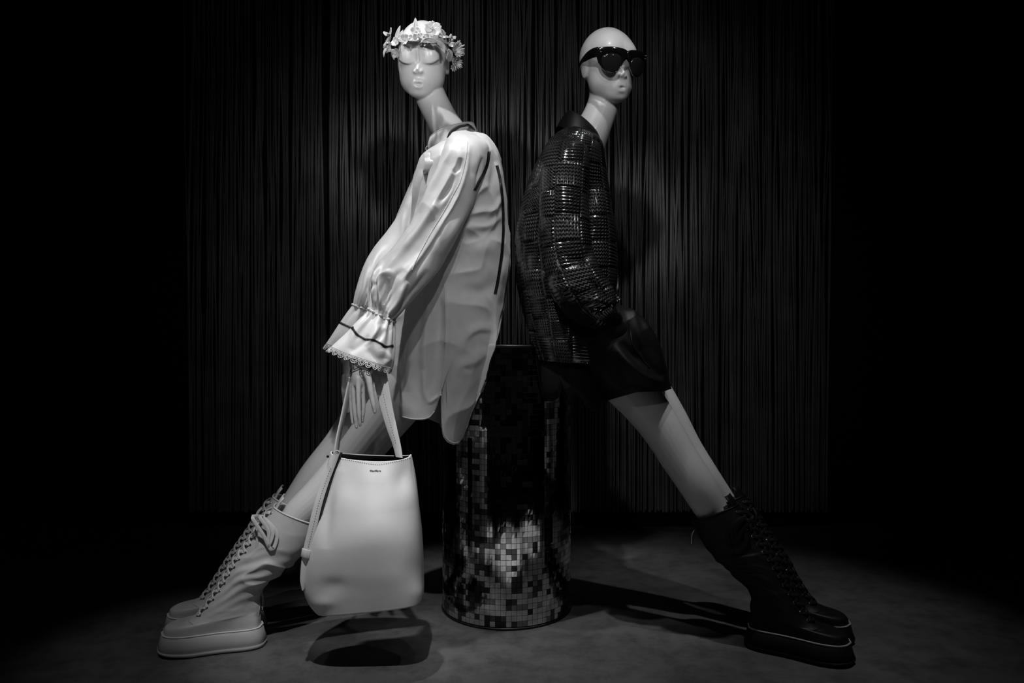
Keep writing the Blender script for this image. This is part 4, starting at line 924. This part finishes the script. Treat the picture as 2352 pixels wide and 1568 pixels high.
flower(912, 122, 1.94, 12, (-.6, -.9, -.3), 5, .5, .5, .1)
flower(1012, 80, 1.905, 15, (.5, -1, .5), 4, .25, .6, .7)
flower(1045, 118, 1.955, 19, (.8, -.8, .1), 16, .7, .13, 0, False, 2, thin=True)
flower(1050, 112, 1.97, 15, (1, -.5, .3), 14, .6, .13, .3, False, 2, thin=True)
flower(1046, 143, 1.975, 16, (.9, -.7, -.3), 14, .6, .15, .2, False, 2, thin=True)
flower(1034, 104, 1.935, 9, (.5, -1, .3), 5, .6, .45, .5)
flower(1040, 88, 1.95, 8, (.6, -.6, .7), 4, .7, .5, .5)
flower(1040, 155, 1.985, 10, (.8, -.8, -.4), 9, .6, .2, .2, False, 1, thin=True)
leaf((956, 82), (954, 40), 1.90, 1.915, 6, .03)
leaf((908, 95), (920, 58), 1.93, 1.94, 4.5, .05); leaf((915, 95), (926, 68), 1.925, 1.935, 4, .05)
leaf((1003, 98), (964, 98), 1.885, 1.892, 9, .12, (0, -1, .7)); leaf((1006, 90), (1042, 91), 1.89, 1.93, 9, .15, (.2, -1, 1.0))
leaf((1000, 92), (1028, 118), 1.89, 1.91, 7, .1); leaf((1015, 100), (1021, 123), 1.90, 1.90, 6, .1); leaf((985, 88), (968, 80), 1.888, 1.89, 7, .1)
leaf((1008, 66), (1022, 92), 1.90, 1.91, 8, .08); leaf((888, 110), (882, 132), 1.95, 1.95, 4, .2, (-.6, -1, 0)); leaf((896, 98), (884, 100), 1.95, 1.95, 4, .2)
leaf((908, 112), (906, 138), 1.95, 1.95, 8, .1, (-.7, -1, 0)); leaf((1030, 112), (1034, 142), 1.93, 1.95, 8, .1, (.5, -1, 0)); leaf((1038, 128), (1044, 160), 1.96, 1.98, 7, .1, (.8, -1, 0))
for (x, y, d) in ((1035, 83, 1.94), (1039, 93, 1.94), (1028, 125, 1.92), (885, 103, 1.95), (1043, 106, 1.95)):
    b = MB(); c = P(x, y, d); b.add(*solid(rounded(sweep(np.array([c + np.array([-.004, .006, -.010]), c + np.array([-.001, 0, -.002]), c + np.array([.001, -.001, .003])]), [.0012, .0035, .0028], 8, 10)))); b.build('bud', M['flower'], crown)
# ------------------------------------------------------------------ sunglasses
GM = HM2 @ Matrix.Rotation(math.radians(-4), 4, 'X') @ Matrix.Translation((.005, .001, 0)) @ Matrix.Scale(.99, 4)
glasses = thing('sunglasses', tuple(GM @ Vector((0, .09, 0))), 'oversized glossy black sunglasses worn by the mannequin in the knit sweater', 'sunglasses')
def gmap(u, v, w):
    """u across, v up, w outward (mm) on the wrapped front"""
    y = 99 - .0040 * u * u - .010 * max(0, v + 10) * .0 + w - .00022 * abs(u) ** 2.0 * 0
    return np.array(GM @ Vector((u * .001, y * .001, (v + 8) * .001)))
outer = cr(np.array([(0, 25), (12, 28), (40, 30), (68, 27), (78, 24), (80, 14), (78, 2), (72, -14), (60, -29), (44, -37), (30, -35), (19, -25), (11, -10), (6, -1), (0, 3)]), 80)
lensc = np.array([41, -8.0])
def rim_pair(sg):
    an = np.linspace(0, 2 * math.pi, 48, endpoint=False)
    inn = np.array([(lensc[0] + 26 * math.cos(a) * (1.02 if math.sin(a) > 0 else 1), lensc[1] + (20 if math.sin(a) > 0 else 26.3) * np.sign(math.sin(a)) * abs(math.sin(a)) ** (.75 if math.sin(a) > 0 else 1)) for a in an])
    # outer point along the same ray
    out = []
    poly = np.concatenate([outer, [(0, 3)], [(0, 25)]])
    for a in an:
        d = np.array([math.cos(a), math.sin(a)]); best = 1e9
        for i in range(len(poly) - 1):
            p, q = poly[i], poly[i + 1]; e = q - p; den = d[0] * e[1] - d[1] * e[0]
            if abs(den) < 1e-9: continue
            r = p - lensc; t = (r[0] * e[1] - r[1] * e[0]) / den; s_ = (r[0] * d[1] - r[1] * d[0]) / den
            if t > 0 and -1e-6 <= s_ <= 1 + 1e-6: best = min(best, t)
        out.append(lensc + d * best)
    return inn, np.array(out)
inn, out = rim_pair(1)
b = MB()
for sg in (1, -1):
    rows = []
    for f, w in ((0, -2), (0, 1.2), (.12, 2.4), (.5, 2.9), (.88, 2.4), (1, 1.2), (1, -2), (.5, -2.4), (0, -2)):
        rows.append([gmap(sg * (i_[0] * (1 - f) + o_[0] * f), i_[1] * (1 - f) + o_[1] * f, w) for i_, o_ in zip(inn, out)])
    b.grid(np.array(rows))
b.build('front_frame', M['acetate'], glasses)
for sg in (1, -1):
    rows = []
    for f in (1.03, .85, .7, .5, .35, .2):
        rows.append([gmap(sg * (lensc[0] + (i_[0] - lensc[0]) * f), lensc[1] + (i_[1] - lensc[1]) * f, .5 + 2.5 * (1 - f * f)) for i_ in inn])
    b = MB(); b.grid(np.array(rows)); b.f.append(tuple(5 * 48 + k for k in range(48))); b.mi.append(0); o = b.build('lens', M['lens'], glasses); solidify(o, .0015)
    # temple arm
    e = [gmap(sg * 77, 14, -2), np.array(GM @ Vector((sg * .079, .050, .020))), np.array(GM @ Vector((sg * .0775, .018, .014))), np.array(GM @ Vector((sg * .075, -.008, .006))), np.array(GM @ Vector((sg * .072, -.028, -.006)))]
    upv = np.array(GM.to_3x3() @ Vector((0, 0, 1))); upv /= np.linalg.norm(upv)
    b = MB(); b.add(*solid(ribbon(e, [upv * q for q in (.0125, .0125, .011, .006, .004)], .0042, 30))); b.build('temple_arm', M['acetate'], glasses)
    for q in (-.004, .004):
        b = MB(); c = gmap(sg * 72, 18 + q * 1000, 3.6); b.add(*solid(rounded(sweep(np.array([c, c + np.array(GM.to_3x3() @ Vector((0, .0008, 0)))]), .0016, 8)))); b.build('rivet', M['metal'], glasses)
